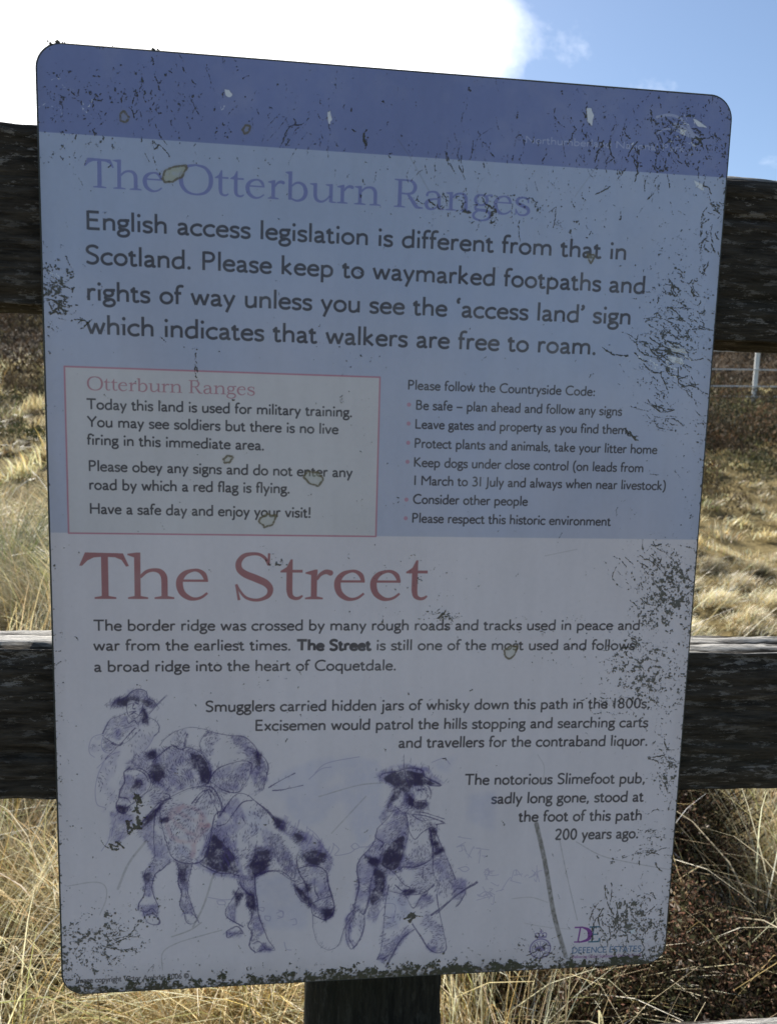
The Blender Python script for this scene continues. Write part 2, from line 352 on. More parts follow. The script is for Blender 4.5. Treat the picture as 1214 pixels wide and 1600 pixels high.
def paint_sign():
    """returns print colour (NY, NX, 3, linear) and grime (NY, NX)"""
    rng = np.random.default_rng(7)
    Z = lambda: np.zeros((NY, NX), np.float32)
    gx = (np.arange(NX)+.5)/PPM; gy = (np.arange(NY)+.5)/PPM
    col = np.empty((NY, NX, 3), np.float32)
    WHITE = np.array([.70, .66, .71]); PALE = np.array([.40, .465, .64]); DEEP = np.array([.19, .23, .455])
    col[:] = WHITE
    (_, h0), (_, h1) = mmp([(62, 204), (1130, 284)])
    (_, b0), (_, b1) = mmp([(85, 829), (1085, 852)])
    Y = gy[:, None]+0*gx[None, :]
    fade = np.clip((Y-130)/190+(210-gx[None, :])/700+(noise(rng, 120, 3)-.5)*.9, 0, .62)[..., None]      # pale blue blends unevenly to lavender grey, downwards and to the left
    m = np.clip((b0-Y)*1.6+.5, 0, 1)[..., None]; col = col*(1-m)+(PALE*(1-fade)+np.array([.52, .51, .60])*fade)*m
    m = np.clip((h0-Y)*PPM+.5, 0, 1)[..., None]; col = col*(1-m)+DEEP*m
    def lay(mask, c, a=1.0):
        nonlocal col
        k = (mask*a)[..., None]; col = col*(1-k)+np.asarray(c, np.float32)*k
    # notice box
    box = mmp([(102, 568), (593, 592), (587, 839), (110, 829)])
    x0, x1 = (box[0, 0]+box[3, 0])/2, (box[1, 0]+box[2, 0])/2; y0, y1 = (box[0, 1]+box[1, 1])/2, (box[2, 1]+box[3, 1])/2
    M = Z(); poly(M, [(x0, y0), (x1, y0), (x1, y1), (x0, y1)]); lay(M, (.63, .61, .64))
    M = Z(); line(M, [(x0, y0), (x1, y0), (x1, y1), (x0, y1), (x0, y0)], 1.0); lay(M, (.50, .20, .27), .9)
    boxmm = (x0, y0, x1, y1)
    ink = (.038, .034, .045)
    # ---- lettering
    M = Z(); text(M, 'The Otterburn Ranges', (133, 290.4), (824, 339.5), 46, SERIF); lay(M, (.17, .19, .46), .86)
    M = Z()
    for s, l, r, c in [
        ('English access legislation is different from that in', (136, 357), (974, 410), 30),
        ('Scotland. Please keep to waymarked footpaths and', (136, 410.5), (1003, 463), 30),
        ('rights of way unless you see the \u2018access land\u2019 sign', (138, 467.5), (981, 511), 30),
        ('which indicates that walkers are free to roam.', (138, 520), (928, 557.5), 30)]:
        text(M, s, l, r, c, wt=9.6)
    lay(M, ink, .93)
    M = Z(); text(M, 'Otterburn Ranges', (138, 606.5), (398, 617), 20.5, SERIF); lay(M, (.42, .14, .19), .8)
    M = Z()
    for s, l, r in [
        ('Today this land is used for military training.', (138, 637), (549.5, 652)),
        ('You may see soldiers but there is no live', (139, 664.5), (527.5, 678.5)),
        ('firing in this immediate area.', (139, 692.5), (413, 703)),
        ('Please obey any signs and do not enter any', (141, 733.5), (549.5, 746)),
        ('road by which a red flag is flying.', (142, 762.5), (453, 770.5)),
        ('Have a safe day and enjoy your visit!', (143, 800), (486, 808.5))]:
        text(M, s, l, r, 17.0, wt=10)
    for s, l, r in [
        ('Please follow the Countryside Code:', (636.5, 609.5), (927, 621.5)),
        ('Be safe \u2013 plan ahead and follow any signs', (649, 641), (968, 652.5)),
        ('Leave gates and property as you find them,', (648, 670.5), (980, 681.5)),
        ('Protect plants and animals, take your litter home', (647, 700.5), (1023, 712.5)),
        ('Keep dogs under close control (on leads from', (646, 730), (1002, 741)),
        ('1 March to 31 July and always when near livestock)', (645.5, 758.5), (1037, 769)),
        ('Consider other people', (645, 787.5), (822, 792)),
        ('Please respect this historic environment', (643.5, 817), (951, 824))]:
        text(M, s, l, r, 15.2, wt=9.8)
    for s, l, r in [
        ([('The border ridge was crossed by many rough roads and tracks used in peace and', 9.8)], (150, 982.5), (997, 986.5)),
        ([('war from the earliest times. ', 9.8), ('The Street', 16), (' is still one of the most used and follows', 9.8)], (150, 1013.5), (989, 1017.5)),
        ([('a broad ridge into the heart of Coquetdale.', 9.8)], (151, 1046.5), (619, 1047)),
        ([('Smugglers carried hidden jars of whisky down this path in the 1800s,', 9.8)], (324, 1110), (1013, 1108.5)),
        ([('Excisemen would patrol the hills stopping and searching carts', 9.8)], (401, 1140), (1010, 1138)),
        ([('and travellers for the contraband liquor.', 9.8)], (624, 1168), (1010, 1167)),
        ([('The notorious Slimefoot pub,', 9.8)], (727, 1226.5), (1006, 1225.5)),
        ([('sadly long gone, stood at', 9.8)], (768.5, 1256), (1003, 1254)),
        ([('the foot of this path', 9.8)], (811, 1284.5), (1001, 1283)),
        ([('200 years ago.', 9.8)], (867, 1313), (996, 1311))]:
        text(M, s, l, r, 17.4)
    lay(M, ink, .95)
    M = Z()
    for x, y in [(638, 633), (637.5, 662.5), (637, 692.5), (636, 722), (634.5, 781), (633.5, 810)]:
        p = mmp([(x, y)])[0]; line(M, [p, p+.01], 2.6)
    lay(M, (.5, .2, .28), .75)
    M = Z(); text(M, 'The Street', (128.8, 932.5), (666.5, 937), 72.5, SERIF); lay(M, (.33, .095, .105), .88)
    M = Z(); text(M, 'Northumberland National Park', (818, 226.5), (1064, 242), 11.5, wt=9.5); lay(M, (.62, .66, .8), .42)
    M = Z()
    for w, p in [(1.6, [(1022, 187), (1040, 184), (1056, 188), (1068, 199), (1078, 213)]), (3.2, [(1050, 200), (1062, 205), (1074, 214), (1086, 221)]), (.9, [(1024, 212), (1034, 206), (1048, 207), (1062, 213), (1075, 220)])]:
        line(M, spline(mmp(p)), w)
    lay(M, (.6, .65, .8), .4)
    M = Z(); text(M, 'Image copyright Victor Ambrus 2006 \u00a9', (124, 1531.5), (298.5, 1525), 8.5, wt=11.5); lay(M, ink, .85)
    # estate marks
    M = Z(); text(M, 'DEFENCE ESTATES', (894, 1490), (1001, 1487.5), 9.5, wt=10); lay(M, (.06, .16, .33), .9)
    M = Z(); text(M, 'Delivering Global Solutions to Defence Needs', (894, 1497.5), (1001, 1495.2), 4.8, wt=12); lay(M, (.30, .07, .33), .75)
    M = Z()
    for w, p in [(1.1, [(903, 1472), (907, 1450)]), (1.1, [(898, 1449.5), (911, 1449)]), (1.1, [(897, 1472), (908, 1472)])]:
        line(M, mmp(p), w, True)
    q = mmp([(911, 1449.5), (919, 1453), (922, 1460), (919, 1468), (908, 1472)]); line(M, spline(q, [1.2, 2.4, 3.6, 2.4, 1.2])[:, :2], spline(q, [1.2, 2.4, 3.6, 2.4, 1.2])[:, 2])
    lay(M, (.20, .035, .28), .95)
    M = Z()
    for w, p in [(1.2, [(921, 1449), (937, 1448.3)]), (1.0, [(926, 1460.5), (934, 1460)]), (1.2, [(919, 1472), (935, 1471.5), (937, 1466)]), (.9, [(925, 1471), (928, 1449)])]:
        line(M, mmp(p), w, True)
    lay(M, (.04, .17, .27), .9)
    M = Z()
    a = np.linspace(0, 2*np.pi, 40)
    c = mmp([(844.5, 1482)])[0]
    for r, w in ((7.4, 1.1), (5.9, .4)): line(M, np.stack([c[0]+r*np.cos(a), c[1]+r*np.sin(a)], 1), w)
    for k in range(6):
        t = k*np.pi/6; line(M, [(c[0]-5.6*np.cos(t), c[1]-5.6*np.sin(t)), (c[0]+5.6*np.cos(t), c[1]+5.6*np.sin(t))], .55)
    line(M, [(c[0]-2.2, c[1]), (c[0]+2.2, c[1])], 3.6)
    for dx in (-2.6, 0, 2.6): line(M, np.stack([c[0]+dx+1.5*np.cos(a), c[1]-10.6+1.5*np.sin(a)], 1), .7)
    line(M, [(c[0]-3.6, c[1]-8.8), (c[0]+3.6, c[1]-8.8)], 1.3); line(M, [(c[0], c[1]-14.5), (c[0], c[1]-12)], .8); line(M, [(c[0]-1, c[1]-13.4), (c[0]+1, c[1]-13.4)], .7)
    lay(M, (.12, .08, .30), .72)

    # ---- the pen and wash drawing
    A = lambda *v: mmp(np.array(v, float).reshape(-1, 2)/3.556+(120, 1050))
    B = lambda *v: mmp(np.array(v, float).reshape(-1, 2)/3.195+(400, 1150))
    wash, dark, outl, faint, red, pen = Z(), Z(), Z(), Z(), Z(), Z()
    def hatch(mask, pts, n, ln, ang, w, val=.8, jit=.35):
        p = np.asarray(pts); lo = p.min(0); hi = p.max(0); k = 0; tries = 0
        while k < n and tries < n*12:
            tries += 1
            q = lo+rng.random(2)*(hi-lo); ins = False
            for i in range(len(p)):
                a, b = p[i], p[(i+1) % len(p)]
                if (a[1] > q[1]) != (b[1] > q[1]) and q[0] < (b[0]-a[0])*(q[1]-a[1])/(b[1]-a[1])+a[0]: ins = not ins
            if not ins: continue
            k += 1
            t = np.radians(ang)+rng.normal(0, jit); l = ln*rng.uniform(.5, 1.3)
            d = np.array([np.cos(t), np.sin(t)])*l/2; bend = np.array([-d[1], d[0]])*rng.normal(0, .15)
            line(mask, spline([q-d, q+bend, q+d], None, 3), [w*.5, w, w*.9, w, w*.8, w*.5, w*.3][:7], val=val*rng.uniform(.5, 1))
    D = [  # deep shading: outline, hatch direction
        A(235,150, 290,130, 390,140, 430,165, 400,190, 370,150, 300,150, 280,178, 230,172),
        A(378,195, 400,230, 402,275, 380,262, 372,215),
        A(640,440, 700,450, 735,500, 755,560, 740,612, 705,600, 690,545, 650,510),
        A(440,500, 500,515, 490,560, 470,600, 440,600, 415,560), A(1000,440, 1030,455, 1025,515, 1002,505),
        A(770,885, 820,930, 880,1000, 905,1100, 860,1108, 780,1090, 700,1045, 745,960),
        A(1010,990, 1060,975, 1085,1020, 1060,1085, 1000,1130, 965,1070), A(950,1215, 1000,1230, 1003,1300, 985,1335, 965,1290),
        A(890,1215, 935,1225, 905,1270), A(335,590, 375,600, 355,630, 325,640), A(240,735, 290,735, 282,768, 250,768),
        A(575,1060, 625,1060, 612,1120, 620,1150, 590,1150), A(480,795, 520,800, 515,820, 485,822), A(400,440, 440,425, 450,465, 410,478),
        A(385,1105, 420,1105, 415,1140, 390,1140), A(470,735, 500,715, 440,790, 375,850, 400,790),
        A(1110,810, 1150,830, 1160,870, 1120,850),
        B(100,405, 150,425, 140,455, 105,435), B(190,485, 240,480, 250,515, 215,520), B(245,585, 290,565, 350,580, 357,620, 310,640, 262,628),
        B(330,862, 388,858, 385,893, 352,906), B(250,725, 278,735, 275,770, 255,765), B(0,640, 45,600, 75,560, 70,620, 30,670, 0,690),
        B(200,740, 215,745, 300,830, 270,835, 230,800),
        B(640,200, 690,175, 760,165, 830,182, 850,212, 900,238, 840,245, 790,240, 768,282, 735,270, 715,300, 680,330, 650,378, 690,290, 700,250, 650,225),
        B(765,285, 800,325, 850,330, 850,352, 805,362, 765,335), B(700,510, 740,498, 738,585, 720,650, 680,665, 625,640, 640,590, 672,540),
        B(590,655, 650,680, 640,780, 590,840, 570,810, 598,740), B(870,460, 905,470, 898,515, 918,550, 890,555), B(560,600, 615,610, 600,648, 575,635),
        B(890,580, 930,560, 935,572, 895,598), B(745,765, 800,770, 760,788)]
    W = [  # thin violet wash
        A(180,260, 280,230, 300,300, 250,370, 160,330), A(330,480, 400,430, 450,460, 520,410, 600,420, 650,500, 660,620, 540,660, 450,640, 430,560, 330,520),
        A(750,590, 800,535, 880,500, 970,495, 960,580, 900,655, 820,645), A(930,400, 1000,420, 1060,500, 1050,620, 1000,660, 960,500), A(860,350, 940,350, 960,420, 900,400),
        A(480,720, 520,700, 430,830, 440,1000, 380,900, 340,900, 390,830), A(440,870, 470,900, 530,1010, 530,1050, 430,1120, 415,1230, 385,1230, 390,1110, 440,1040),
        A(575,1050, 650,1050, 625,1150, 632,1260, 590,1250, 590,1150), A(810,740, 900,690, 930,760, 960,830, 900,880, 900,1000, 830,950, 770,870),
        A(1030,870, 1100,880, 1209,1000, 1209,1110, 1120,1020, 1050,960), A(900,1120, 1000,1120, 1010,1260, 940,1220), A(350,1280, 460,1280, 470,1330, 390,1335),
        A(960,1330, 1040,1350, 1050,1430, 1000,1500, 970,1470, 985,1420), A(845,1300, 900,1260, 890,1380, 860,1350), A(845,1430, 925,1425, 930,1450, 850,1462), A(590,1265, 650,1270, 670,1330, 600,1330),
        A(280,110, 370,90, 400,130, 300,130), A(290,480, 330,470, 400,540, 340,520, 290,540), A(250,600, 300,560, 400,560, 400,640, 300,710, 250,690), A(160,350, 220,380, 200,430, 165,420),
        A(1020,450, 1070,520, 1050,640, 1000,680), A(200,760, 330,780, 300,900, 200,950), A(1040,1490, 1105,1535, 1010,1545),
        B(100,400, 200,440, 330,520, 395,610, 370,680, 320,620, 230,600, 215,530, 140,470), B(80,520, 130,540, 210,640, 200,700, 140,640, 90,590), B(205,650, 330,650, 365,700, 390,800, 340,880, 290,860, 250,800, 205,720),
        B(620,460, 700,400, 740,500, 660,560, 610,640, 580,800, 500,860, 510,640, 560,570), B(690,370, 750,380, 760,480, 700,500), B(880,560, 940,570, 990,700, 920,720, 890,640),
        B(720,620, 860,620, 800,665, 730,650), B(580,820, 640,790, 610,920, 560,900), B(770,250, 800,300, 780,345, 740,330, 740,290), B(700,1000, 790,950, 720,1050, 640,1130, 620,1090),
        B(860,1040, 945,1055, 940,1078, 870,1070), B(990,700, 1060,720, 1030,820, 980,810), B(450,900, 490,870, 500,890, 470,1040, 455,1020), B(620,400, 700,270, 690,370, 640,420), B(790,830, 850,780, 900,820, 830,860)]
    BW = [B(60,250, 180,160, 330,110, 500,100, 520,140, 420,190, 300,260, 250,330, 140,290), B(150,300, 330,250, 450,260, 330,420, 250,440, 170,380), B(0,700, 120,680, 200,730, 280,850, 260,960, 60,950, 10,850),
          B(880,130, 1000,100, 960,180, 880,160), A(1010,1130, 1209,1120, 1209,1350, 1080,1400, 1020,1300), B(440,90, 620,120, 640,420, 520,560, 440,330), B(640,780, 760,800, 780,900, 660,960),
          A(930,760, 1050,760, 1080,860, 960,900), A(560,960, 650,960, 640,1030, 570,1010), B(1050,300, 1200,280, 1190,480, 1060,420)]
    bl = Z()
    for p in BW: poly(bl, p, .5)
    for p in BW[:2]: hatch(bl, p, 60, 12, -32, 1.8, .5, .15)
    for p in W:
        poly(wash, p, .6); s = np.ptp(p, axis=0).prod(); an = rng.uniform(-80, -35)
        hatch(wash, p, int(min(60, 6+s*.45)), 3.8, an, .6, 1, .4); hatch(pen, p, int(min(80, 5+s*.5)), 3.0, an, .28, .75, .45)
    for p in D:
        poly(dark, p, .85); s = np.ptp(p, axis=0).prod(); c_ = p.mean(0); an = rng.uniform(-85, -30)
        poly(wash, c_+(p-c_)*1.35, .75)
        hatch(dark, c_+(p-c_)*1.25, int(min(90, 12+s*1.2)), 3.0, an, .45, 1, .5); hatch(pen, c_+(p-c_)*1.6, int(min(90, 10+s)), 3.2, an, .3, .9, .4)
    FIG = [A(215,160, 280,110, 360,85, 405,135, 445,170, 390,200, 400,240, 465,285, 465,330, 400,400, 330,480, 280,520, 270,600, 240,700, 200,900, 130,700, 130,540, 160,480, 85,440, 80,380, 155,330, 180,260, 280,225, 290,170),
           A(305,520, 330,440, 430,420, 520,400, 560,320, 640,298, 780,330, 930,350, 1010,430, 1070,520, 1045,660, 900,660, 800,690, 730,625, 600,650, 475,720, 370,740, 265,772, 235,740, 275,600),
           A(475,720, 600,650, 730,625, 830,700, 960,675, 1110,820, 1209,900, 1209,1140, 1090,1098, 1000,1130, 1010,1260, 1050,1420, 1110,1535, 1000,1550, 960,1400, 985,1340, 935,1220, 840,1310, 900,1385, 935,1440, 850,1465, 835,1310, 910,1180, 870,1110, 740,1080, 655,1050, 630,1200, 680,1370, 610,1380, 575,1160, 560,1040, 490,1080, 440,1150, 460,1390, 390,1340, 360,1280, 390,1100, 445,1000, 440,850),
           B(0,315, 100,400, 260,480, 350,540, 395,610, 365,700, 398,850, 350,910, 290,870, 205,770, 205,680, 120,670, 0,690),
           B(620,200, 700,175, 830,170, 920,247, 862,300, 850,350, 940,430, 905,480, 1000,715, 1105,730, 1000,830, 905,790, 955,1050, 940,1078, 860,1050, 790,960, 655,1145, 612,1110, 650,830, 600,800, 550,880, 540,1000, 490,1055, 455,960, 510,660, 600,510, 700,370, 650,378, 690,280, 640,230)]
    tone = noise(rng, 9, 3); flow = noise(rng, 16, 2)
    for k_, fp in enumerate(FIG):
        fm = Z(); poly(fm, fp); lo = fp.min(0); hi = fp.max(0); cnt = int((hi-lo).prod()*(.30, .75, .70, .75, .62)[k_])
        for q in lo+rng.random((cnt, 2))*(hi-lo):
            yy, xx = min(NY-1, int(q[1]*PPM)), min(NX-1, int(q[0]*PPM))
            if fm[yy, xx] < .5: continue
            tn = (tone[yy, xx]-.40)*3.2+wash[yy, xx]*.45
            if rng.random() > tn: continue
            t = -1.05+(flow[yy, xx]-.5)*4+rng.normal(0, .18); d = np.array([np.cos(t), np.sin(t)])*rng.uniform(.7, 2.3)
            line(pen, [q-d*.5, q, q+d*.5], [.18, .44, .14], val=rng.uniform(.55, 1))
        wash = np.maximum(wash, fm*np.clip((tone-.47)*3.4, 0, .32))
    O = [  # pen outlines
        (.5, A(215,160, 235,145, 280,130, 320,95, 360,85, 395,100, 405,135, 435,150, 445,170, 420,185, 395,180)), (.4, A(290,170, 288,200, 300,235, 325,248, 350,235, 372,200, 378,165)),
        (.9, A(300,168, 318,161)), (.9, A(338,161, 354,168)), (.6, A(325,165, 321,190, 333,193)), (.7, A(304,211, 336,207)), (.5, A(300,232, 325,215, 352,228)), (.5, A(282,215, 240,235, 200,250, 175,290, 155,330)),
        (.4, A(400,240, 440,255, 465,285, 465,320, 440,345)), (.4, A(510,118, 430,190)), (.4, A(500,128, 412,222)), (.5, A(335,300, 250,390, 170,470)), (.4, A(165,350, 210,380, 250,392, 300,370, 345,325)), (.6, A(205,385, 245,398, 265,380)),
        (.4, A(285,235, 300,275, 330,255, 350,280, 372,240)), (.5, A(470,400, 500,360, 560,320, 640,298, 720,310, 780,330, 860,345, 930,350, 980,385, 1010,430, 1015,470)), (.5, A(1010,440, 1050,470, 1072,520, 1060,580, 1045,640)),
        (.6, A(430,490, 470,450, 520,410, 545,400, 590,420, 630,410, 700,440, 740,500, 755,560, 740,610)), (.6, A(750,580, 790,530, 860,500, 940,485, 980,500)), (.5, A(750,600, 830,650, 900,660, 940,620, 970,560, 982,500)),
        (.7, A(622,335, 612,370, 605,405)), (.6, A(740,325, 695,375, 700,430)), (.6, A(305,520, 275,545, 278,600, 255,640, 245,690, 232,720, 240,755, 265,772, 290,765, 300,735, 335,710, 380,670, 420,640, 440,590, 435,540)),
        (.5, A(305,525, 360,523, 402,550, 422,590, 410,640, 345,715)), (.5, A(290,530, 350,532, 392,560, 410,600)), (.7, A(240,683, 290,690, 312,715)), (.7, A(330,600, 365,590, 375,615)), (.5, A(455,665, 500,660, 530,680, 500,700)),
        (.6, A(475,720, 520,690, 600,650, 660,630, 730,625, 770,640, 800,690, 815,740, 800,790)), (.8, A(530,690, 470,715, 420,770, 370,830)), (.7, A(475,725, 450,770, 440,850, 440,930, 445,1000, 430,1050, 395,1090, 390,1130, 395,1180, 385,1230, 360,1270, 355,1310)),
        (.5, A(530,1040, 490,1080, 450,1110, 430,1180, 445,1240, 465,1290, 460,1330)), (.6, A(385,1330, 410,1380, 460,1390, 475,1370, 440,1330, 400,1338)), (.6, A(365,1310, 400,1320, 430,1300, 460,1330)),
        (.6, A(570,1050, 580,1110, 575,1160, 595,1220, 585,1280, 610,1330)), (.5, A(655,1050, 640,1110, 625,1180, 640,1250, 660,1310, 690,1380)), (.5, A(610,1340, 625,1380, 660,1385, 682,1360, 650,1325)),
        (.7, A(690,1048, 740,1080, 800,1105, 870,1110, 912,1122)), (.6, A(470,740, 480,820, 500,900, 520,970, 545,1020, 600,1048, 680,1050, 730,1010, 745,950, 760,870, 775,790)), (.5, A(735,640, 760,700, 790,760, 795,800)),
        (.7, A(745,640, 700,660, 650,720)), (.6, A(735,645, 690,690, 670,720)), (.6, A(750,645, 775,680, 778,720)), (.6, A(910,1120, 920,1170, 960,1220, 1000,1230)), (.6, A(1000,1130, 1002,1200, 1012,1260, 1020,1340, 1050,1420, 1075,1480, 1110,1535, 1050,1530, 1000,1552)),
        (.6, A(912,1190, 870,1260, 840,1310, 845,1350, 900,1385, 935,1405)), (.5, A(842,1430, 900,1402, 935,1440, 895,1440, 850,1465, 842,1430)), (.6, A(950,1210, 958,1290, 985,1340, 962,1400, 985,1440, 970,1510, 1000,1545)), (.5, A(985,1500, 1025,1488, 1060,1530)),
        (.6, A(1000,1130, 1040,1110, 1090,1098, 1150,1100, 1200,1140)), (.7, A(805,790, 850,720, 900,668, 955,675, 1000,710, 1060,760, 1110,820)), (.6, A(790,845, 840,830, 885,770, 930,715, 985,705)), (.6, A(760,860, 780,780, 830,760)),
        (.5, A(1010,930, 1000,990, 1020,1040)), (.7, A(930,800, 945,830)),
        (.7, B(0,315, 60,360, 100,402)), (.6, B(0,690, 60,665, 120,670, 165,700, 205,720)), (.6, B(215,640, 200,700, 205,770, 240,820, 280,835, 290,880, 320,900, 350,910, 380,895, 398,850, 385,790, 365,720, 360,680, 330,650, 270,642, 215,655)),
        (.6, B(220,570, 210,620, 225,680, 260,740, 272,830)), (.6, B(268,838, 330,808, 388,790)), (.5, B(300,700, 300,760, 320,800)), (.4, B(290,880, 295,960, 320,1030, 370,1060, 420,1035, 450,950, 500,870)),
        (.7, B(620,200, 640,185, 700,175, 770,158, 830,170, 850,205, 910,235, 920,247, 870,245)), (.5, B(790,245, 845,252, 850,280, 862,300, 850,312, 852,330, 850,350, 820,362, 790,345, 770,300)), (.9, B(812,268, 840,263)), (.8, B(812,322, 850,318)), (.5, B(862,250, 875,280, 870,310)),
        (.6, B(700,350, 740,380, 800,390, 860,400, 940,430, 900,440)), (.5, B(780,390, 830,420, 900,415, 945,435)), (.5, B(800,375, 860,385, 940,412)), (.6, B(700,345, 690,370, 650,420, 610,460, 600,510, 570,560, 530,600, 510,660, 520,740, 500,830, 490,880)),
        (.6, B(640,560, 612,640, 580,720, 572,800, 550,880)), (.6, B(490,835, 500,870, 520,860, 540,885, 560,850)), (.6, B(750,380, 765,470, 745,560, 720,660, 740,650, 800,650, 860,625, 890,590)), (.5, B(740,400, 790,510, 830,480, 870,455)),
        (.5, B(870,460, 882,520, 888,600, 888,680, 925,742)), (.5, B(900,480, 935,560, 970,640, 1000,715)), (.8, B(665,768, 740,785, 800,788, 850,775, 892,740)), (.6, B(640,640, 700,685, 740,735, 775,755, 740,770, 700,740)), (.5, B(610,470, 600,500, 640,530, 620,560)),
        (1.1, B(880,890, 960,830, 1030,775, 1105,730)), (.7, B(905,885, 1000,795)), (.5, B(980,790, 1010,760, 1050,770, 1020,830, 1000,850)), (.6, B(668,740, 652,830, 642,950, 630,1060, 612,1110)), (.9, B(655,1145, 690,1080, 730,1010, 795,960)), (.5, B(750,790, 790,855, 830,790)),
        (.6, B(905,790, 920,880, 942,980, 955,1050, 940,1078)), (.7, B(785,935, 830,1000, 860,1050, 900,1078, 945,1072)), (.5, B(612,1110, 650,1100, 690,1060)), (.5, B(505,850, 462,900, 455,980, 470,1040, 490,1055, 530,1000, 548,930, 545,870)), (.4, B(500,880, 475,940, 470,1000, 490,1040)),
        (.6, B(70,250, 140,210, 200,180)), (.6, B(90,265, 150,260, 240,240)), (.5, B(740,100, 745,180, 770,250)), (.6, B(820,780, 840,758, 860,778, 840,795, 820,780)), (.5, B(840,650, 835,700, 850,720)), (.5, B(745,480, 755,490)), (.5, B(735,540, 745,550))]
    for w, p in O:
        q = spline(p, None, 5); n = len(q)
        ww = w*(1+.45*np.sin(np.linspace(0, rng.uniform(3, 9), n)+rng.random()*6))
        line(outl, q+rng.normal(0, .06, q.shape), ww, val=.85)
        if rng.random() < .75: line(outl, q+rng.normal(0, .5, 2)+rng.normal(0, .12, q.shape), ww*.45, val=.6)
        for j in range(int(n*.8)):            # little shading ticks along the outline
            b = q[rng.integers(n)]+rng.normal(0, .9, 2); t = rng.normal(-60, 22)*np.pi/180; d = np.array([np.cos(t), np.sin(t)])*rng.uniform(.6, 2.2)
            line(pen, [b, b+d], [.32, .12], val=rng.uniform(.35, .9))
    F = [A(155,330, 100,350, 80,400, 85,440, 110,460), A(160,340, 148,390, 165,430, 205,440), A(160,490, 130,560, 115,640, 125,720, 170,740), A(125,520, 200,450, 250,430), A(440,345, 410,400, 370,440), A(200,860, 190,920, 150,980), A(230,800, 215,850, 205,900),
         A(300,800, 260,900, 240,940), B(480,545, 500,530, 520,550, 495,560, 480,545), B(520,550, 580,545, 620,520), B(390,530, 420,560, 400,590, 470,580, 500,560), B(1010,660, 1050,650, 1065,665, 1040,675, 1015,658), B(1140,680, 1160,660, 1165,690, 1142,690), B(880,130, 940,110, 970,140),
         A(740,1240, 790,1250, 835,1255, 880,1250), A(790,1260, 830,1262, 835,1280, 800,1280, 790,1262), A(1020,1300, 1050,1300, 1045,1320, 1022,1310), A(1055,1345, 1085,1350, 1080,1372, 1058,1365, 1055,1345), A(1120,1330, 1150,1320, 1155,1350, 1125,1360),
         B(620,400, 640,440, 700,420), B(560,890, 600,900, 640,850), B(120,860, 145,870, 140,895, 118,890), B(180,910, 205,905, 210,930, 190,935), B(640,830, 700,840, 690,920), B(150,1020, 160,1055, 185,1060), B(1120,790, 1150,775, 1180,800), B(300,180, 340,140, 400,120, 520,100),
         B(270,210, 330,160, 380,150), B(550,560, 600,520, 640,530), B(330,520, 300,480, 260,450), B(350,560, 320,520, 290,490), B(380,600, 350,560, 330,540), B(395,640, 370,610, 350,590)]
    for k in range(22):                    # the ponies' manes
        t = rng.random(); x = 120+240*t+rng.normal(0, 8); y = 415+150*t+rng.normal(0, 10); F.append(B(x, y+45, x+22, y+5, x+30, y-38*rng.random()-8))
        x = 800+90*rng.random(); y = 940+110*rng.random(); F.append(A(x, y, x+14, y+22, x+18, y+40))
    for p in F: line(faint, spline(p, None, 4), .5, val=.75)
    # distant riders' trail
    for x, y in [(727, 1317), (750, 1330), (765, 1362), (770, 1400), (800, 1368), (830, 1370), (845, 1365), (760, 1395)]:
        for j in range(5):
            q = np.array([x, y])+rng.normal(0, 7, 2); line(faint, spline(mmp([q, q+rng.normal(0, 5, 2), q+rng.normal(0, 8, 2)]), None, 4), .5, val=.6)
    a = np.linspace(0, 2*np.pi, 30)
    def rA(pts, w, v): line(red, spline(A(*pts), None, 4), w, soft=5, val=v)
    line(red, A(*np.stack([615+105*np.cos(a), 835+98*np.sin(a)], 1).ravel()), 2.6, soft=7, val=.4)
    rA([600,730, 560,775, 520,800], 2.6, .5); rA([530,800, 590,860, 690,900], 3, .5); rA([700,790, 690,850, 665,940, 655,1020], 3, .5); rA([560,760, 640,800, 720,850], 2.4, .35)
    line(red, A(700,838, 730,842), 4.2, soft=6, val=.9)
    tex = noise(rng, 5, 4); tex2 = noise(rng, 1.6, 2)
    g = lambda m, lo: m*np.clip(lo+(1.15-lo)*(tex*.6+tex2*.6)*1.6-.2, 0, 1)
    wx = ((noise(rng, 5, 3)-.5)*14).astype(np.int32); wy = ((noise(rng, 5, 3)-.5)*14).astype(np.int32)
    iy = np.clip(np.arange(NY)[:, None]+wy, 0, NY-1); ix = np.clip(np.arange(NX)[None, :]+wx, 0, NX-1)
    wash = wash[iy, ix]; dark = dark[iy, ix]; bl = bl[iy, ix]; red = red[iy, ix]
    tex3 = noise(rng, .9, 2); outl = np.maximum(outl, .45*blur(outl, 1))
    lay(blur(bl, 9)*(.3+.9*tex), (.24, .31, .60), .42)
    lay(np.clip(blur(wash, 8)*np.clip(tex*2.2-.55, 0, 1), 0, 1), (.20, .18, .48), .45)
    lay(np.clip(blur(wash, 2)*np.clip(tex*1.5-.3+tex3*.35, .05, 1), 0, 1), (.085, .07, .32), .66)
    lay(np.clip(blur(red, 2)*(.3+tex*1.1), 0, 1), (.45, .10, .14), .6)
    lay(np.clip(blur(dark, 7)*np.clip(tex*1.7-.1, 0, 1), 0, 1), (.06, .05, .22), .7)
    lay(np.clip(blur(dark, 1)*np.clip(tex*2.1-.55+tex3*.9, 0, 1), 0, 1), (.014, .010, .05), .97)
    lay(pen*np.clip(.45+tex2*1.1, 0, 1), (.02, .014, .11), .92)
    lay(outl*np.clip(.55+tex2*.9, 0, 1), (.03, .02, .14), .93)
    lay(faint, (.12, .09, .34), .6)

    # ---- wear: fading, dust film, scratches, algae and lichen
    big = noise(rng, 90, 3); mid = noise(rng, 14, 4); fine = noise(rng, 2.2, 3); st = noise(rng, 7, 3, sy=9)
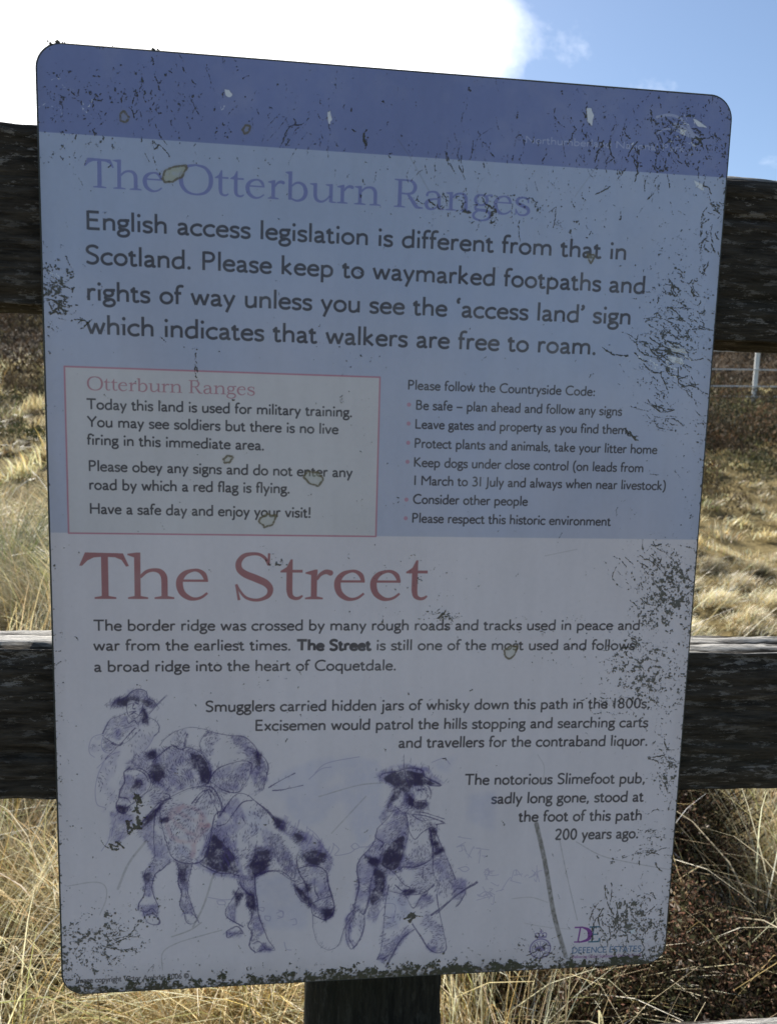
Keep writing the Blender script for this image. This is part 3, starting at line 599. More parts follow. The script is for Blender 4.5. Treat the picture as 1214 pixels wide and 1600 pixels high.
    col *= (.90+.16*big+.07*(st-.5)+.05*(fine-.5))[..., None]
    haze = np.clip((mid-.45)*1.2+(big-.5)*.8, 0, 1)
    lay(haze, (.62, .62, .64), .16)
    grime = Z(); bare = Z(); film = Z(); scrat = Z()
    ex = np.minimum(gx[None, :], SW-gx[None, :])+0*Y; er = SW-gx[None, :]+0*Y; el = gx[None, :]+0*Y; eb = SH-Y
    # film of dirt towards the bottom edge and corners
    film += .55*np.clip(1-eb/26, 0, 1)**1.5*np.clip(mid*1.6, 0, 1)+.35*np.clip(1-ex/9, 0, 1)*mid
    # speckles: thresholded fine noise whose threshold follows the dirty zones
    def zone(x, y, sx, sy, v):
        (cx, cy), = mmp([(x, y)])
        return v*np.exp(-(((gx[None, :]-cx)/(sx/2.4))**2+((Y-cy)/(sy/2.4))**2))
    dens = .62*np.exp(-eb/7.5)+.28*np.exp(-eb/26)+.42*np.exp(-el/9)*np.clip(Y/SH+.3, 0, 1)+.34*np.exp(-er/16)+.2*np.exp(-Y/6)
    for z in [(1045, 500, 75, 170, .30), (1040, 920, 70, 80, .52), (1010, 1060, 90, 90, .46), (1040, 1200, 40, 60, .4), (1020, 1310, 60, 60, .28), (985, 1440, 66, 66, .5), (1040, 620, 50, 90, .25),
              (150, 1470, 90, 70, .42), (230, 1420, 70, 60, .3), (120, 1330, 60, 120, .16), (1060, 230, 90, 80, .34), (930, 220, 110, 60, .22), (870, 340, 90, 40, .26), (700, 325, 100, 30, .26),
              (210, 150, 120, 60, .26), (120, 170, 80, 90, .26), (400, 200, 150, 60, .17), (90, 450, 35, 60, .46), (770, 330, 40, 30, .36), (500, 1330, 260, 120, .11), (850, 1480, 60, 40, .3),
              (640, 900, 120, 60, .16), (430, 880, 20, 20, .4), (690, 965, 40, 40, .25), (640, 960, 200, 60, .12), (900, 1000, 140, 60, .22), (400, 1100, 160, 90, .13), (240, 1290, 50, 60, .2), (540, 640, 60, 200, .13), (870, 480, 30, 60, .1), (1000, 1380, 80, 60, .2)]:
        dens = np.maximum(dens, zone(*z))+.3*zone(*z)
    dens += .125
    f1 = noise(rng, 1.7, 3); f2 = noise(rng, 4.5, 3)
    thr = .83-.42*np.clip(dens, 0, .9)
    n = f1*.5+f2*.26+noise(rng, .9, 2)*.24
    spk = np.clip((n-thr)*22, 0, 1)
    f0 = noise(rng, .75, 2); spk = np.maximum(spk, np.clip((f0*.75+f2*.35-(.985-.26*np.clip(dens, 0, .9)))*22, 0, 1)*.85)
    grime = np.maximum(grime, spk*.9)
    # scratches and lichen strings, traced clusters: centre, spread, count, length, direction, scatter, width (photo measure)
    def scr(cx, cy, sx, sy, cnt, ln, ang, jit, w, v=.9, m=None):
        m = scrat if m is None else m
        for _ in range(cnt):
            q = np.array([cx, cy])+rng.normal(0, .5, 2)*(sx, sy)
            t = np.radians(ang)+rng.normal(0, jit); l = ln*.82*rng.lognormal(0, .33); d = np.array([np.cos(t), np.sin(t)])*l/2
            b = np.array([-d[1], d[0]])*rng.normal(.1, .25)
            p = spline(mmp([q-d, q-d*.3+b, q+d*.4+b*.8, q+d]), None, 4)
            ww = w*.21*rng.uniform(.4, 1.25)*np.clip(rng.normal(.8, .35, len(p)), .2, 1.6)
            line(m, p+rng.normal(0, .22, p.shape), ww, soft=2.2, val=v*rng.uniform(.7, 1))
    for a_ in [(1062, 448, 40, 40, 16, 20, 50, .3, 2.8), (1060, 500, 50, 36, 16, 28, 20, .3, 2.6), (1040, 532, 60, 30, 20, 34, 32, .2, 2.8), (1046, 560, 60, 30, 28, 38, 28, .2, 3.4), (1050, 592, 50, 40, 14, 20, 34, .4, 2.6), (1040, 630, 60, 30, 16, 30, 26, .2, 2.6), (1052, 660, 50, 16, 10, 26, 22, .2, 2.2), (1055, 480, 60, 160, 24, 10, 60, .8, 2),
               (1095, 350, 8, 50, 10, 34, 110, .2, 3), (1105, 385, 20, 30, 6, 18, 55, .3, 3), (1115, 330, 12, 14, 6, 22, 30, .3, 3.5),
               (995, 260, 50, 60, 28, 26, 95, .35, 2.6), (1060, 225, 80, 60, 44, 20, 70, .7, 2.4), (940, 240, 40, 60, 12, 30, 110, .3, 2.4), (905, 200, 50, 70, 14, 26, 80, .4, 2), (870, 320, 90, 60, 18, 22, 100, .5, 2.2),
               (1050, 210, 60, 40, 14, 22, 30, .5, 1.8, .8), (225, 160, 40, 60, 7, 26, 85, .15, 2.2), (265, 165, 20, 40, 4, 26, 80, .15, 1.8), (305, 160, 20, 50, 4, 34, 70, .12, 1.6), (125, 152, 34, 16, 10, 14, 10, .6, 2.2), (125, 225, 20, 20, 5, 24, 122, .15, 1.4),
               (200, 160, 180, 90, 30, 8, 90, .7, 2.2), (420, 180, 200, 90, 12, 14, 90, .6, 1.6), (462, 195, 16, 30, 4, 60, 130, .08, 2.2), (512, 210, 8, 50, 4, 34, 92, .1, 1.6), (570, 215, 10, 20, 3, 26, 95, .1, 3.4), (255, 245, 30, 50, 6, 50, 65, .2, 1.6),
               (655, 262, 12, 12, 3, 34, 100, .08, 2.0), (680, 258, 8, 12, 2, 36, 86, .08, 1.8), (720, 265, 8, 10, 2, 60, 82, .05, 2.4), (700, 245, 20, 16, 4, 40, 68, .1, 1.8), (760, 230, 60, 40, 8, 30, 85, .3, 1.8), (800, 330, 6, 40, 3, 60, 86, .05, 1.6),
               (765, 330, 24, 20, 14, 12, 60, .9, 3), (700, 320, 50, 12, 12, 12, 20, .9, 2.4), (1015, 880, 40, 20, 10, 44, 40, .2, 2.6), (1045, 905, 60, 60, 46, 16, 60, .8, 2.6), (1020, 925, 40, 30, 12, 30, 38, .3, 2.4), (1000, 1020, 60, 40, 22, 24, 25, .4, 2.2),
               (1030, 1075, 60, 60, 40, 12, 60, .9, 2.2), (940, 1095, 40, 20, 16, 16, 30, .5, 2.2), (1040, 1185, 24, 16, 14, 24, 20, .5, 3), (1040, 1220, 10, 50, 10, 30, 68, .3, 3), (1022, 1300, 50, 4, 8, 40, 0, .06, 2.6), (1012, 1335, 30, 16, 8, 36, 150, .2, 2.2), (1022, 1270, 26, 3, 4, 24, 2, .05, 2),
               (960, 1320, 50, 40, 8, 10, 70, .9, 3), (960, 1450, 40, 60, 22, 36, 84, .25, 3.2), (985, 1440, 60, 50, 44, 18, 80, .7, 2.8), (1020, 1450, 26, 60, 18, 18, 80, .4, 3), (925, 1440, 20, 30, 5, 30, 120, .3, 3), (850, 1485, 50, 20, 9, 30, 150, .3, 2.4), (945, 1490, 4, 20, 3, 30, 90, .1, 4),
               (90, 430, 30, 30, 12, 22, 48, .4, 2.8), (88, 478, 26, 22, 14, 24, 70, .7, 3.4), (128, 500, 10, 8, 4, 20, 160, .4, 3), (185, 1455, 30, 10, 6, 44, 172, .1, 2.6), (186, 1455, 6, 40, 3, 34, 92, .3, 2.0), (200, 1475, 26, 6, 6, 24, 0, .2, 3), (138, 1490, 4, 6, 2, 60, 82, .05, 2.2), (160, 1460, 60, 50, 20, 10, 60, .9, 2.4),
               (983, 680, 10, 5, 4, 22, 32, .1, 3.6), (305, 580, 3, 20, 3, 24, 85, .1, 2), (692, 965, 20, 14, 12, 14, 150, .5, 3), (218, 1245, 8, 16, 8, 14, 80, .8, 6), (218, 1290, 16, 16, 8, 16, 70, .8, 6), (183, 1317, 10, 4, 4, 22, 30, .1, 5), (645, 1435, 8, 5, 5, 16, 160, .3, 6),
               (480, 170, 760, 110, 90, 9, 85, .4, 2.0), (620, 700, 900, 1100, 120, 7, 60, 1.2, 1.4), (600, 1200, 800, 500, 60, 9, 60, 1.2, 1.4)]:
        scr(*a_)
    # pale flakes beside the heaviest scratches
    for a_ in [(1045, 560, 40, 40, 9, 14, 25, .3, 3.4), (1070, 215, 50, 40, 9, 14, 30, .6, 2.4), (130, 160, 40, 20, 6, 18, 20, .7, 1.8), (88, 425, 10, 10, 4, 12, 50, .5, 3), (930, 470, 300, 300, 3, 8, 60, .9, 1.5), (980, 1455, 30, 20, 6, 8, 40, .8, 2.4), (120, 145, 60, 30, 8, 24, 160, .7, 1.2), (340, 165, 12, 20, 3, 18, 100, .3, 1.8), (514, 150, 6, 20, 2, 30, 85, .1, 1.2)]:
        scr(*a_, .9, bare)
    f3 = noise(rng, 1.0, 2)
    halo = blur(scrat, 5); f4 = noise(rng, .6, 1)
    grime = np.maximum(grime, np.clip((scrat*.9+halo*.55+f3*.45+f4*.6+f1*.5-1.20)*5, 0, 1)*np.clip(scrat*3+halo*2, 0, 1)*.95)
    bare = np.clip((bare+f3*.7+f1*.5-1.0)*6, 0, 1)*(bare > .05)
    hair = Z()
    def hairs(cx, cy, sx, sy, cnt, ln, ang, jit, v=.8): scr(cx, cy, sx, sy, cnt, ln, ang, jit, 1.15, v, hair)
    for a_ in [(600, 200, 1000, 120, 120, 26, 82, .35), (1000, 230, 260, 120, 80, 26, 80, .4), (250, 190, 260, 110, 60, 26, 84, .25), (460, 205, 60, 60, 8, 60, 130, .1), (690, 255, 90, 50, 16, 56, 88, .2), (780, 230, 160, 60, 16, 34, 84, .3),
               (1050, 560, 70, 180, 120, 22, 30, .35), (1060, 430, 60, 120, 50, 18, 60, .5), (880, 330, 260, 80, 26, 24, 95, .4), (1030, 900, 90, 90, 90, 16, 50, .6), (1010, 1060, 120, 100, 70, 18, 30, .7), (980, 1450, 110, 110, 110, 22, 80, .6),
               (180, 1460, 150, 90, 60, 20, 80, .9), (90, 450, 60, 90, 40, 16, 60, .7), (600, 700, 1000, 1300, 160, 10, 60, 1.2), (850, 1490, 160, 40, 50, 14, 60, 1)]: hairs(*a_)
    grime = np.maximum(grime, np.clip((hair*1.1+f4*.5+f3*.4-.85)*4, 0, 1)*.8)
    # long faint grazes
    G2 = Z()
    for w, v, p in [(3.2, 1.0, [(838, 1288), (852, 1350), (866, 1430), (884, 1494)]), (1.4, .75, [(836, 1284), (846, 1330), (858, 1390)]), (.7, .5, [(874, 1312), (886, 1370), (902, 1438)]), (.7, .5, [(500, 1243), (560, 1226), (600, 1222)]), (.8, .4, [(520, 1300), (573, 1243)]),
                    (1.5, .45, [(188, 1385), (205, 1345), (232, 1310)]), (1.2, .5, [(337, 1362), (322, 1410), (305, 1445)]), (.8, .6, [(272, 1460), (300, 1450), (318, 1438)]), (.6, .6, [(258, 1512), (258, 1485), (280, 1470), (320, 1458), (350, 1450)]),
                    (.6, .5, [(110, 1380), (150, 1374), (168, 1380), (170, 1400), (160, 1425)]), (.6, .55, [(900, 1316), (940, 1338), (990, 1350), (1045, 1360)]), (.5, .5, [(800, 1404), (830, 1402), (856, 1410)]), (.5, .4, [(820, 1442), (850, 1448), (890, 1452)]),
                    (.5, .35, [(895, 310), (930, 260), (960, 200)]), (.5, .35, [(850, 870), (900, 860)]), (.6, .35, [(840, 1180), (850, 1200), (846, 1230)]), (.5, .5, [(620, 60+160), (640, 250), (668, 300)])]:
        line(G2, spline(mmp(p), None, 6), w, soft=2.5, val=v)
    film = np.clip(np.maximum(film, G2*(.8+1.0*(f1-.3))), 0, 1.3)
    # patches where the print has lifted: brown rims round pale grey-green
    rimm, pat = Z(), Z()
    P_ = [([(254, 279), (258, 266), (272, 260), (290, 258), (292, 262), (284, 276), (270, 283), (258, 284)], 1), ([(188, 178), (194, 173), (201, 183), (196, 190), (188, 187)], .25), ([(378, 203), (383, 196), (390, 198), (388, 206), (381, 209)], .2),
          ([(474, 745), (482, 736), (497, 738), (505, 748), (497, 759), (484, 755)], .55), ([(408, 808), (418, 802), (432, 804), (426, 819), (414, 823), (407, 816)], .5), ([(350, 716), (356, 711), (365, 713), (360, 721), (352, 722)], .6),
          ([(787, 1017), (797, 1010), (808, 1010), (803, 1024), (795, 1030), (788, 1024)], .5), ([(350, 140), (357, 141), (362, 148), (356, 152), (351, 147)], 1.6), ([(510, 176), (514, 174), (517, 188), (514, 195), (511, 190)], 1.9),
          ([(912, 173), (920, 173), (924, 184), (921, 200), (914, 193)], 1.5), ([(1045, 546), (1066, 548), (1070, 556), (1056, 554), (1046, 552)], 1.8), ([(1040, 560), (1062, 564), (1066, 573), (1052, 571), (1042, 566)], 1.6),
          ([(1080, 286), (1092, 292), (1095, 302), (1084, 296)], 1.5), ([(1058, 205), (1068, 208), (1066, 216), (1058, 213)], 1.5), ([(914, 400), (926, 402), (920, 414)], .4), ([(984, 1454), (992, 1452), (994, 1458), (986, 1460)], 1.4), ([(1078, 190), (1090, 196), (1100, 204), (1086, 202)], 1.2)]
    for p, k in P_:
        q = mmp(p+p[:1]); c_ = q[:-1].mean(0)
        q = np.repeat(q, 2, 0)[:-1]; q[1::2] = (q[0:-1:2]+q[2::2])/2+rng.normal(0, .3, q[1::2].shape)
        line(rimm, spline(q, None, 4), 1.0*(1+.5*rng.random(len(spline(q, None, 4)))), val=.85 if k < 1.1 else .35)
        mk = Z(); poly(mk, spline(q, None, 4))
        if k >= 1.1: bare = np.maximum(bare, mk)
        else: pat = np.maximum(pat, mk*k)
    lay(pat*np.clip(.3+fine*1.1, 0, 1), (.40, .42, .33), .85); lay(np.clip((rimm+f3*.8-.75)*2.2, 0, 1)*np.clip(rimm*3, 0, 1), (.10, .08, .035), .85); lay(blur(rimm, 5)*.5, (.20, .17, .10), .6)
    lay(film, (.12, .115, .095), .7)
    # rim of the plate: print worn away, dark algae
    edge = np.minimum(np.minimum(ex, Y), eb)
    em = np.clip((1.0+2.2*(f1-.5)*np.clip(.4+Y/SH+.8*(er < 60), 0, 2)+1.6*(f0-.5)-edge)*1.8, 0, 1); 
    eg = np.clip((eb < 12)*1.0, 0, 1)
    bt = np.clip((5.2+3.0*np.clip((gx[None, :]-150)/60, 0, 1)*np.clip((330-gx[None, :])/40, 0, 1)+15*(f2-.45)+10*(mid-.5)+9*(f1-.5)+7*(f0-.5)-eb)*.7, 0, 1)*(.62+.38*np.clip((n-.42)*14, 0, 1))
    grime = np.clip(np.maximum(np.maximum(grime, em*.85), bt), 0, 1)
    gc = np.array([.050, .036, .018])[None, None]*(1-f2[..., None])+np.array([.026, .030, .012])[None, None]*f2[..., None]*1.6
    gc = gc*(.7+.8*fine[..., None])
    k = (grime*.96)[..., None]; col = col*(1-k)+gc*k
    lay(bare, (.72, .76, .82), .92)
    return np.clip(col, 0, 1).astype(np.float32), np.clip(grime, 0, 1), np.clip(bare, 0, 1), (h0, b0, boxmm)

# ------------------------------------------------------------------ materials
def leaf_mat(name, trans=.4, rough=.6, spec=.25, gain=1.0):
    m, t, n, l, o = material(name)
    at = n('ShaderNodeAttribute'); at.attribute_name = 'tint'
    p = n('ShaderNodeBsdfPrincipled'); p.inputs['Roughness'].default_value = rough; p.inputs['Specular IOR Level'].default_value = spec
    tr = n('ShaderNodeBsdfTranslucent'); mx = n('ShaderNodeMixShader'); mx.inputs[0].default_value = trans
    l(at.outputs['Color'], p.inputs['Base Color']); l(at.outputs['Color'], tr.inputs['Color'])
    l(p.outputs[0], mx.inputs[1]); l(tr.outputs[0], mx.inputs[2]); l(mx.outputs[0], o.inputs['Surface'])
    return m
GRASS = leaf_mat('dry_grass', .42, .42, .6); HEATH = leaf_mat('heather', .2, .7, .2)

def wood_mat(name, dark, mid, pale, green=.0, flake=.5, axis=0):
    m, t, n, l, o = material(name)
    tcd = n('ShaderNodeTexCoord')
    def nz(scale, sx, det, rough=.6):
        mpp = n('ShaderNodeMapping'); mpp.inputs['Scale'].default_value = sx if axis == 0 else (sx[1], sx[2], sx[0]); l(tcd.outputs['Object'], mpp.inputs['Vector'])
        q = n('ShaderNodeTexNoise'); q.inputs['Scale'].default_value = scale; q.inputs['Detail'].default_value = det; q.inputs['Roughness'].default_value = rough
        l(mpp.outputs['Vector'], q.inputs['Vector']); return q
    g1 = nz(260, (.12, 1, 1), 8, .72); g2 = nz(190, (.26, 1, 1.0), 8, .78); g3 = nz(9, (.5, 1, 1), 4); g4 = nz(900, (.12, 1, 1), 3)
    r1 = n('ShaderNodeValToRGB'); e = r1.color_ramp.elements; e[0].position = .38; e[1].position = .66; e[0].color = (*dark, 1); e[1].color = (*mid, 1)
    l(g1.outputs['Fac'], r1.inputs['Fac'])
    r2 = n('ShaderNodeValToRGB'); e = r2.color_ramp.elements; e[0].position = .55; e[1].position = .575; e[0].color = (0, 0, 0, 1); e[1].color = (1, 1, 1, 1)
    l(g2.outputs['Fac'], r2.inputs['Fac'])
    sc = n('ShaderNodeMath'); sc.operation = 'MULTIPLY'; sc.inputs[1].default_value = flake; l(r2.outputs['Color'], sc.inputs[0])
    sc2 = n('ShaderNodeMath'); sc2.operation = 'MULTIPLY'; l(sc.outputs[0], sc2.inputs[0]); g5 = nz(14, (.3, 1, 1), 3); r5 = n('ShaderNodeMapRange'); r5.inputs['From Min'].default_value = .38; r5.inputs['From Max'].default_value = .6; r5.inputs['To Min'].default_value = .15; l(g5.outputs['Fac'], r5.inputs['Value']); l(r5.outputs[0], sc2.inputs[1])
    m1 = n('ShaderNodeMixRGB'); m1.inputs['Color2'].default_value = (*pale, 1); l(sc2.outputs[0], m1.inputs['Fac']); l(r1.outputs['Color'], m1.inputs['Color1'])
    at = n('ShaderNodeAttribute'); at.attribute_name = 'tint'            # bleached upper faces with sunlight painted into the colour; cracks
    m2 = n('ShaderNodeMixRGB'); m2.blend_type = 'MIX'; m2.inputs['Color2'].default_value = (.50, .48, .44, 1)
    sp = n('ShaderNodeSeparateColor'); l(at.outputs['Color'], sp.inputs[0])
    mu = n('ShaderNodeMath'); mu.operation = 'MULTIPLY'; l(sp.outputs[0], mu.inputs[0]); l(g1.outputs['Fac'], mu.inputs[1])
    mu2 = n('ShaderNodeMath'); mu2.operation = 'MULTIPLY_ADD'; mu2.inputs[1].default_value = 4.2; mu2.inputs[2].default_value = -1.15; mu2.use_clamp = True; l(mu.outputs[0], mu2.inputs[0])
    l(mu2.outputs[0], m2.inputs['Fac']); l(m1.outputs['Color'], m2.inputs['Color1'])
    m3 = n('ShaderNodeMixRGB'); m3.inputs['Color2'].default_value = (.018, .02, .010, 1)
    r3 = n('ShaderNodeValToRGB'); e = r3.color_ramp.elements; e[0].position = .45; e[1].position = .62; l(g3.outputs['Fac'], r3.inputs['Fac'])
    mg = n('ShaderNodeMath'); mg.operation = 'MULTIPLY'; mg.inputs[1].default_value = green; l(r3.outputs['Color'], mg.inputs[0]); l(mg.outputs[0], m3.inputs['Fac']); l(m2.outputs['Color'], m3.inputs['Color1'])
    p = n('ShaderNodeBsdfPrincipled'); p.inputs['Roughness'].default_value = .82; p.inputs['Specular IOR Level'].default_value = .25
    l(m3.outputs['Color'], p.inputs['Base Color'])
    b = n('ShaderNodeBump'); b.inputs['Strength'].default_value = .9; b.inputs['Distance'].default_value = .004
    ad = n('ShaderNodeMath'); ad.operation = 'ADD'; l(g1.outputs['Fac'], ad.inputs[0]); 
    mm2 = n('ShaderNodeMath'); mm2.operation = 'MULTIPLY'; mm2.inputs[1].default_value = .35; l(g4.outputs['Fac'], mm2.inputs[0]); l(mm2.outputs[0], ad.inputs[1])
    l(ad.outputs[0], b.inputs['Height']); l(b.outputs[0], p.inputs['Normal'])
    l(p.outputs[0], o.inputs['Surface'])
    return m
RAIL = wood_mat('weathered_rail', (.017, .014, .010), (.078, .066, .052), (.27, .255, .235), .3, .85)
POST = wood_mat('weathered_post', (.010, .010, .008), (.040, .038, .028), (.10, .10, .085), .6, .5, 2)

# ------------------------------------------------------------------ ground
def ground():
    ys = np.concatenate([-np.geomspace(600, 4, 30), np.arange(-3.9, 12, .09), np.geomspace(12.1, 60, 90), np.geomspace(62, 900, 26)])
    xs = np.concatenate([-np.geomspace(700, 7.2, 36), np.arange(-7, 7.01, .10), np.geomspace(7.2, 700, 36)])
    X, Y = np.meshgrid(xs, ys); Z = ground_z(X, Y)
    v = np.stack([X, Y, Z], -1).reshape(-1, 3)
    ny, nx = X.shape; i = np.arange(ny-1)[:, None]*nx+np.arange(nx-1)[None, :]
    f = np.stack([i, i+1, i+nx+1, i+nx], -1).reshape(-1, 4)
    m, t, n, l, o = material('moor_turf')
    tcd = n('ShaderNodeTexCoord')
    a = n('ShaderNodeTexNoise'); a.inputs['Scale'].default_value = 2.3; a.inputs['Detail'].default_value = 8; a.inputs['Roughness'].default_value = .65; l(tcd.outputs['Object'], a.inputs['Vector'])
    b = n('ShaderNodeTexNoise'); b.inputs['Scale'].default_value = 38; b.inputs['Detail'].default_value = 6; b.inputs['Roughness'].default_value = .7; l(tcd.outputs['Object'], b.inputs['Vector'])
    r = n('ShaderNodeValToRGB'); e = r.color_ramp.elements; e[0].position = .32; e[1].position = .66; e[0].color = (.06, .05, .022, 1); e[1].color = (.36, .28, .13, 1)
    x = e.new(.5); x.color = (.20, .155, .07, 1)
    ad = n('ShaderNodeMath'); ad.operation = 'MULTIPLY_ADD'; ad.inputs[1].default_value = .55; l(b.outputs['Fac'], ad.inputs[0])
    s = n('ShaderNodeMath'); s.operation = 'MULTIPLY'; s.inputs[1].default_value = .45; l(a.outputs['Fac'], s.inputs[0]); l(s.outputs[0], ad.inputs[2]); l(ad.outputs[0], r.inputs['Fac'])
    # heather country on the rising bank
    sx = n('ShaderNodeSeparateXYZ'); l(tcd.outputs['Object'], sx.inputs[0])
    c = n('ShaderNodeTexNoise'); c.inputs['Scale'].default_value = .45; c.inputs['Detail'].default_value = 5; l(tcd.outputs['Object'], c.inputs['Vector'])
    k = n('ShaderNodeMath'); k.operation = 'MULTIPLY_ADD'; k.inputs[1].default_value = 7; k.inputs[2].default_value = -3.2; l(c.outputs['Fac'], k.inputs[0])
    q = n('ShaderNodeMath'); q.operation = 'ADD'; l(k.outputs[0], q.inputs[0]); l(sx.outputs['Y'], q.inputs[1])
    mr = n('ShaderNodeMapRange'); mr.inputs['From Min'].default_value = 9.0; mr.inputs['From Max'].default_value = 10.5; l(q.outputs[0], mr.inputs['Value'])
    r2 = n('ShaderNodeValToRGB'); e = r2.color_ramp.elements; e[0].position = .35; e[1].position = .7; e[0].color = (.022, .016, .010, 1); e[1].color = (.12, .085, .05, 1); l(ad.outputs[0], r2.inputs['Fac'])
    mx = n('ShaderNodeMixRGB'); l(mr.outputs[0], mx.inputs['Fac']); l(r.outputs['Color'], mx.inputs['Color1']); l(r2.outputs['Color'], mx.inputs['Color2'])
    p = n('ShaderNodeBsdfPrincipled'); p.inputs['Roughness'].default_value = .95; p.inputs['Specular IOR Level'].default_value = .1; l(mx.outputs['Color'], p.inputs['Base Color'])
    bp = n('ShaderNodeBump'); bp.inputs['Distance'].default_value = .05; bp.inputs['Strength'].default_value = 1; l(ad.outputs[0], bp.inputs['Height']); l(bp.outputs[0], p.inputs['Normal'])
    l(p.outputs[0], o.inputs['Surface'])
    g = mesh_obj('ground', v, f, m, smooth=True); tag(g, kind='structure')
ground()

# ------------------------------------------------------------------ grass
def blades(root, az, tilt, curl, length, width, colr, K=4, tipw=.15, rng=None, side=0.0):
    """ribbons: root (n,3), azimuth of lean, starting tilt from vertical, extra bend along the blade; returns v, f, col"""
    n = len(root); t = np.linspace(0, 1, K+1)
    ang = tilt[:, None]+curl[:, None]*t[None, :]**1.3
    step = length[:, None]/K
    dh = np.sin(ang)*step; dz = np.cos(ang)*step
    azk = az[:, None]+side*t[None, :] if np.ndim(side) == 0 else az[:, None]+side[:, None]*t[None, :]
    hx = np.concatenate([np.zeros((n, 1)), np.cumsum(dh[:, :-1]*np.cos(azk[:, :-1]), 1)], 1)
    hy = np.concatenate([np.zeros((n, 1)), np.cumsum(dh[:, :-1]*np.sin(azk[:, :-1]), 1)], 1)
    hz = np.concatenate([np.zeros((n, 1)), np.cumsum(dz[:, :-1], 1)], 1)
    c = np.stack([root[:, None, 0]+hx, root[:, None, 1]+hy, root[:, None, 2]+hz], -1)
    fa = az+np.pi/2+(rng.normal(0, .5, n) if rng is not None else 0)
    w = width[:, None]*(1-(1-tipw)*t[None, :]**1.6)*.5
    s = np.stack([np.cos(fa)[:, None]*w, np.sin(fa)[:, None]*w, w*.25], -1)
    v = np.stack([c-s, c+s], 2).reshape(-1, 3)
    b = (np.arange(n)*(K+1)*2)[:, None]+(np.arange(K)*2)[None, :]
    f = np.stack([b, b+1, b+3, b+2], -1).reshape(-1, 4)
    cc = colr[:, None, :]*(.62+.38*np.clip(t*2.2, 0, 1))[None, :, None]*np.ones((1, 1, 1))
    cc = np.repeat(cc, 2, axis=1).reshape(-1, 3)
    return v, f, cc
STRAW = np.array([[.74, .62, .37], [.83, .73, .48], [.60, .47, .25], [.52, .43, .25], [.80, .72, .54], [.64, .46, .18], [.35, .36, .13], [.40, .28, .13]])
SP = np.array([.24, .22, .14, .13, .12, .06, .05, .04])
def straw(rng, n, green=1.0):
    p = SP.copy(); p[6] *= green; p /= p.sum()
    c = STRAW[rng.choice(len(STRAW), n, p=p)]
    return np.clip(c*rng.lognormal(0, .18, (n, 1))*(1+rng.normal(0, .04, (n, 3))), .01, .85)
def join(parts):
    o = 0; V, F, C = [], [], []
    for v, f, c in parts:
        V.append(v); F.append(f+o); C.append(c); o += len(v)
    return np.concatenate(V), np.concatenate(F), np.concatenate(C)
def matted(rng, n, x0, x1, y0, y1, L, W, K, lay=(1.0, 1.45), tus=.0, green=1.0, skip=None):
    x = rng.uniform(x0, x1, n); y = rng.uniform(y0, y1, n)
    # pull the roots towards clump centres
    if tus:
        cs = tus; ci = np.floor(x/cs); cj = np.floor(y/cs)
        hx = (_G[(cj.astype(int)*7) % 256, (ci.astype(int)*13) % 256]); hy = (_G[(ci.astype(int)*5+3) % 256, (cj.astype(int)*11) % 256])
        cx = (ci+.25+.5*hx)*cs; cy = (cj+.25+.5*hy)*cs
        pull = rng.uniform(.25, .8, n); ddx, ddy = x-cx, y-cy
        xr = cx+ddx*(1-pull); yr = cy+ddy*(1-pull); out_az = np.arctan2(ddy, ddx)
    else: xr, yr, out_az = x, y, rng.uniform(0, 6.28, n)
    flow = 3.4*np.pi*(n2(xr*1.5+11, yr*1.5+5))+2.6
    az = np.where(rng.random(n) < .68, flow+rng.normal(0, .28, n), out_az+rng.normal(0, .5, n))
    tilt = rng.uniform(.15, lay[0], n); curl = rng.uniform(.35, lay[1], n)*rng.choice([.7, 1, 1.6], n)
    if skip is not None:
        kk = skip(xr, yr); xr, yr, out_az, az, tilt, curl = xr[kk], yr[kk], out_az[kk], az[kk], tilt[kk], curl[kk]; n = len(xr)
    hum = n2(xr*3.5+2, yr*3.5+8)
    z = ground_z(xr, yr)-.01+.05*hum
    ln = rng.uniform(*L, n)*(.6+.8*hum); wd = rng.uniform(*W, n)
    shade = (.38+1.1*n2(xr*3.6+31, yr*3.6+17))[:, None]  # noise patches paint the shade of dark hollows into the blade colour
    gr = n2(xr*1.7+90, yr*1.7+21)
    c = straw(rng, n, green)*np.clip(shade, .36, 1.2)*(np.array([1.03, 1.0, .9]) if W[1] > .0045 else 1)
    c = np.where(((gr > .72) & (rng.random(n) < .45))[:, None], np.array([.17, .21, .06])*rng.lognormal(0, .25, (n, 1)), c)
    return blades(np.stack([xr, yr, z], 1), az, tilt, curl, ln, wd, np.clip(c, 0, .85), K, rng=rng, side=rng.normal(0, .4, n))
rng = np.random.default_rng(11)
HB = [(.60, .92, .24), (.45, .56, .19), (.72, .52, .16), (.70, 1.55, .22)]       # where heather keeps the grass out
nothea = lambda x, y: np.all([(x-a)**2+(y-b_)**2 > (r_*rng.uniform(.6, 1.15, len(x)))**2 for a, b_, r_ in HB], 0)
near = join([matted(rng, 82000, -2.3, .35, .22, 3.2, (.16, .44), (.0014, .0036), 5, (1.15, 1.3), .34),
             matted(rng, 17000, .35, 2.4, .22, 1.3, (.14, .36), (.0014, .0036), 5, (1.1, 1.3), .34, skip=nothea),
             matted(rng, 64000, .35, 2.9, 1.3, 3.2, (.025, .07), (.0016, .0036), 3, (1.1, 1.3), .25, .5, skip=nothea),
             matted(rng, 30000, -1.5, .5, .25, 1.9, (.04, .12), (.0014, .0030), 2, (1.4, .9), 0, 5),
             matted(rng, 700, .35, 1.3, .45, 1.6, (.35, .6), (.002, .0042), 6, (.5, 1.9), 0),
             matted(rng, 9000, -2.3, 2.4, -1.6, .25, (.08, .2), (.002, .004), 3, (1.0, 1.2), .3)])
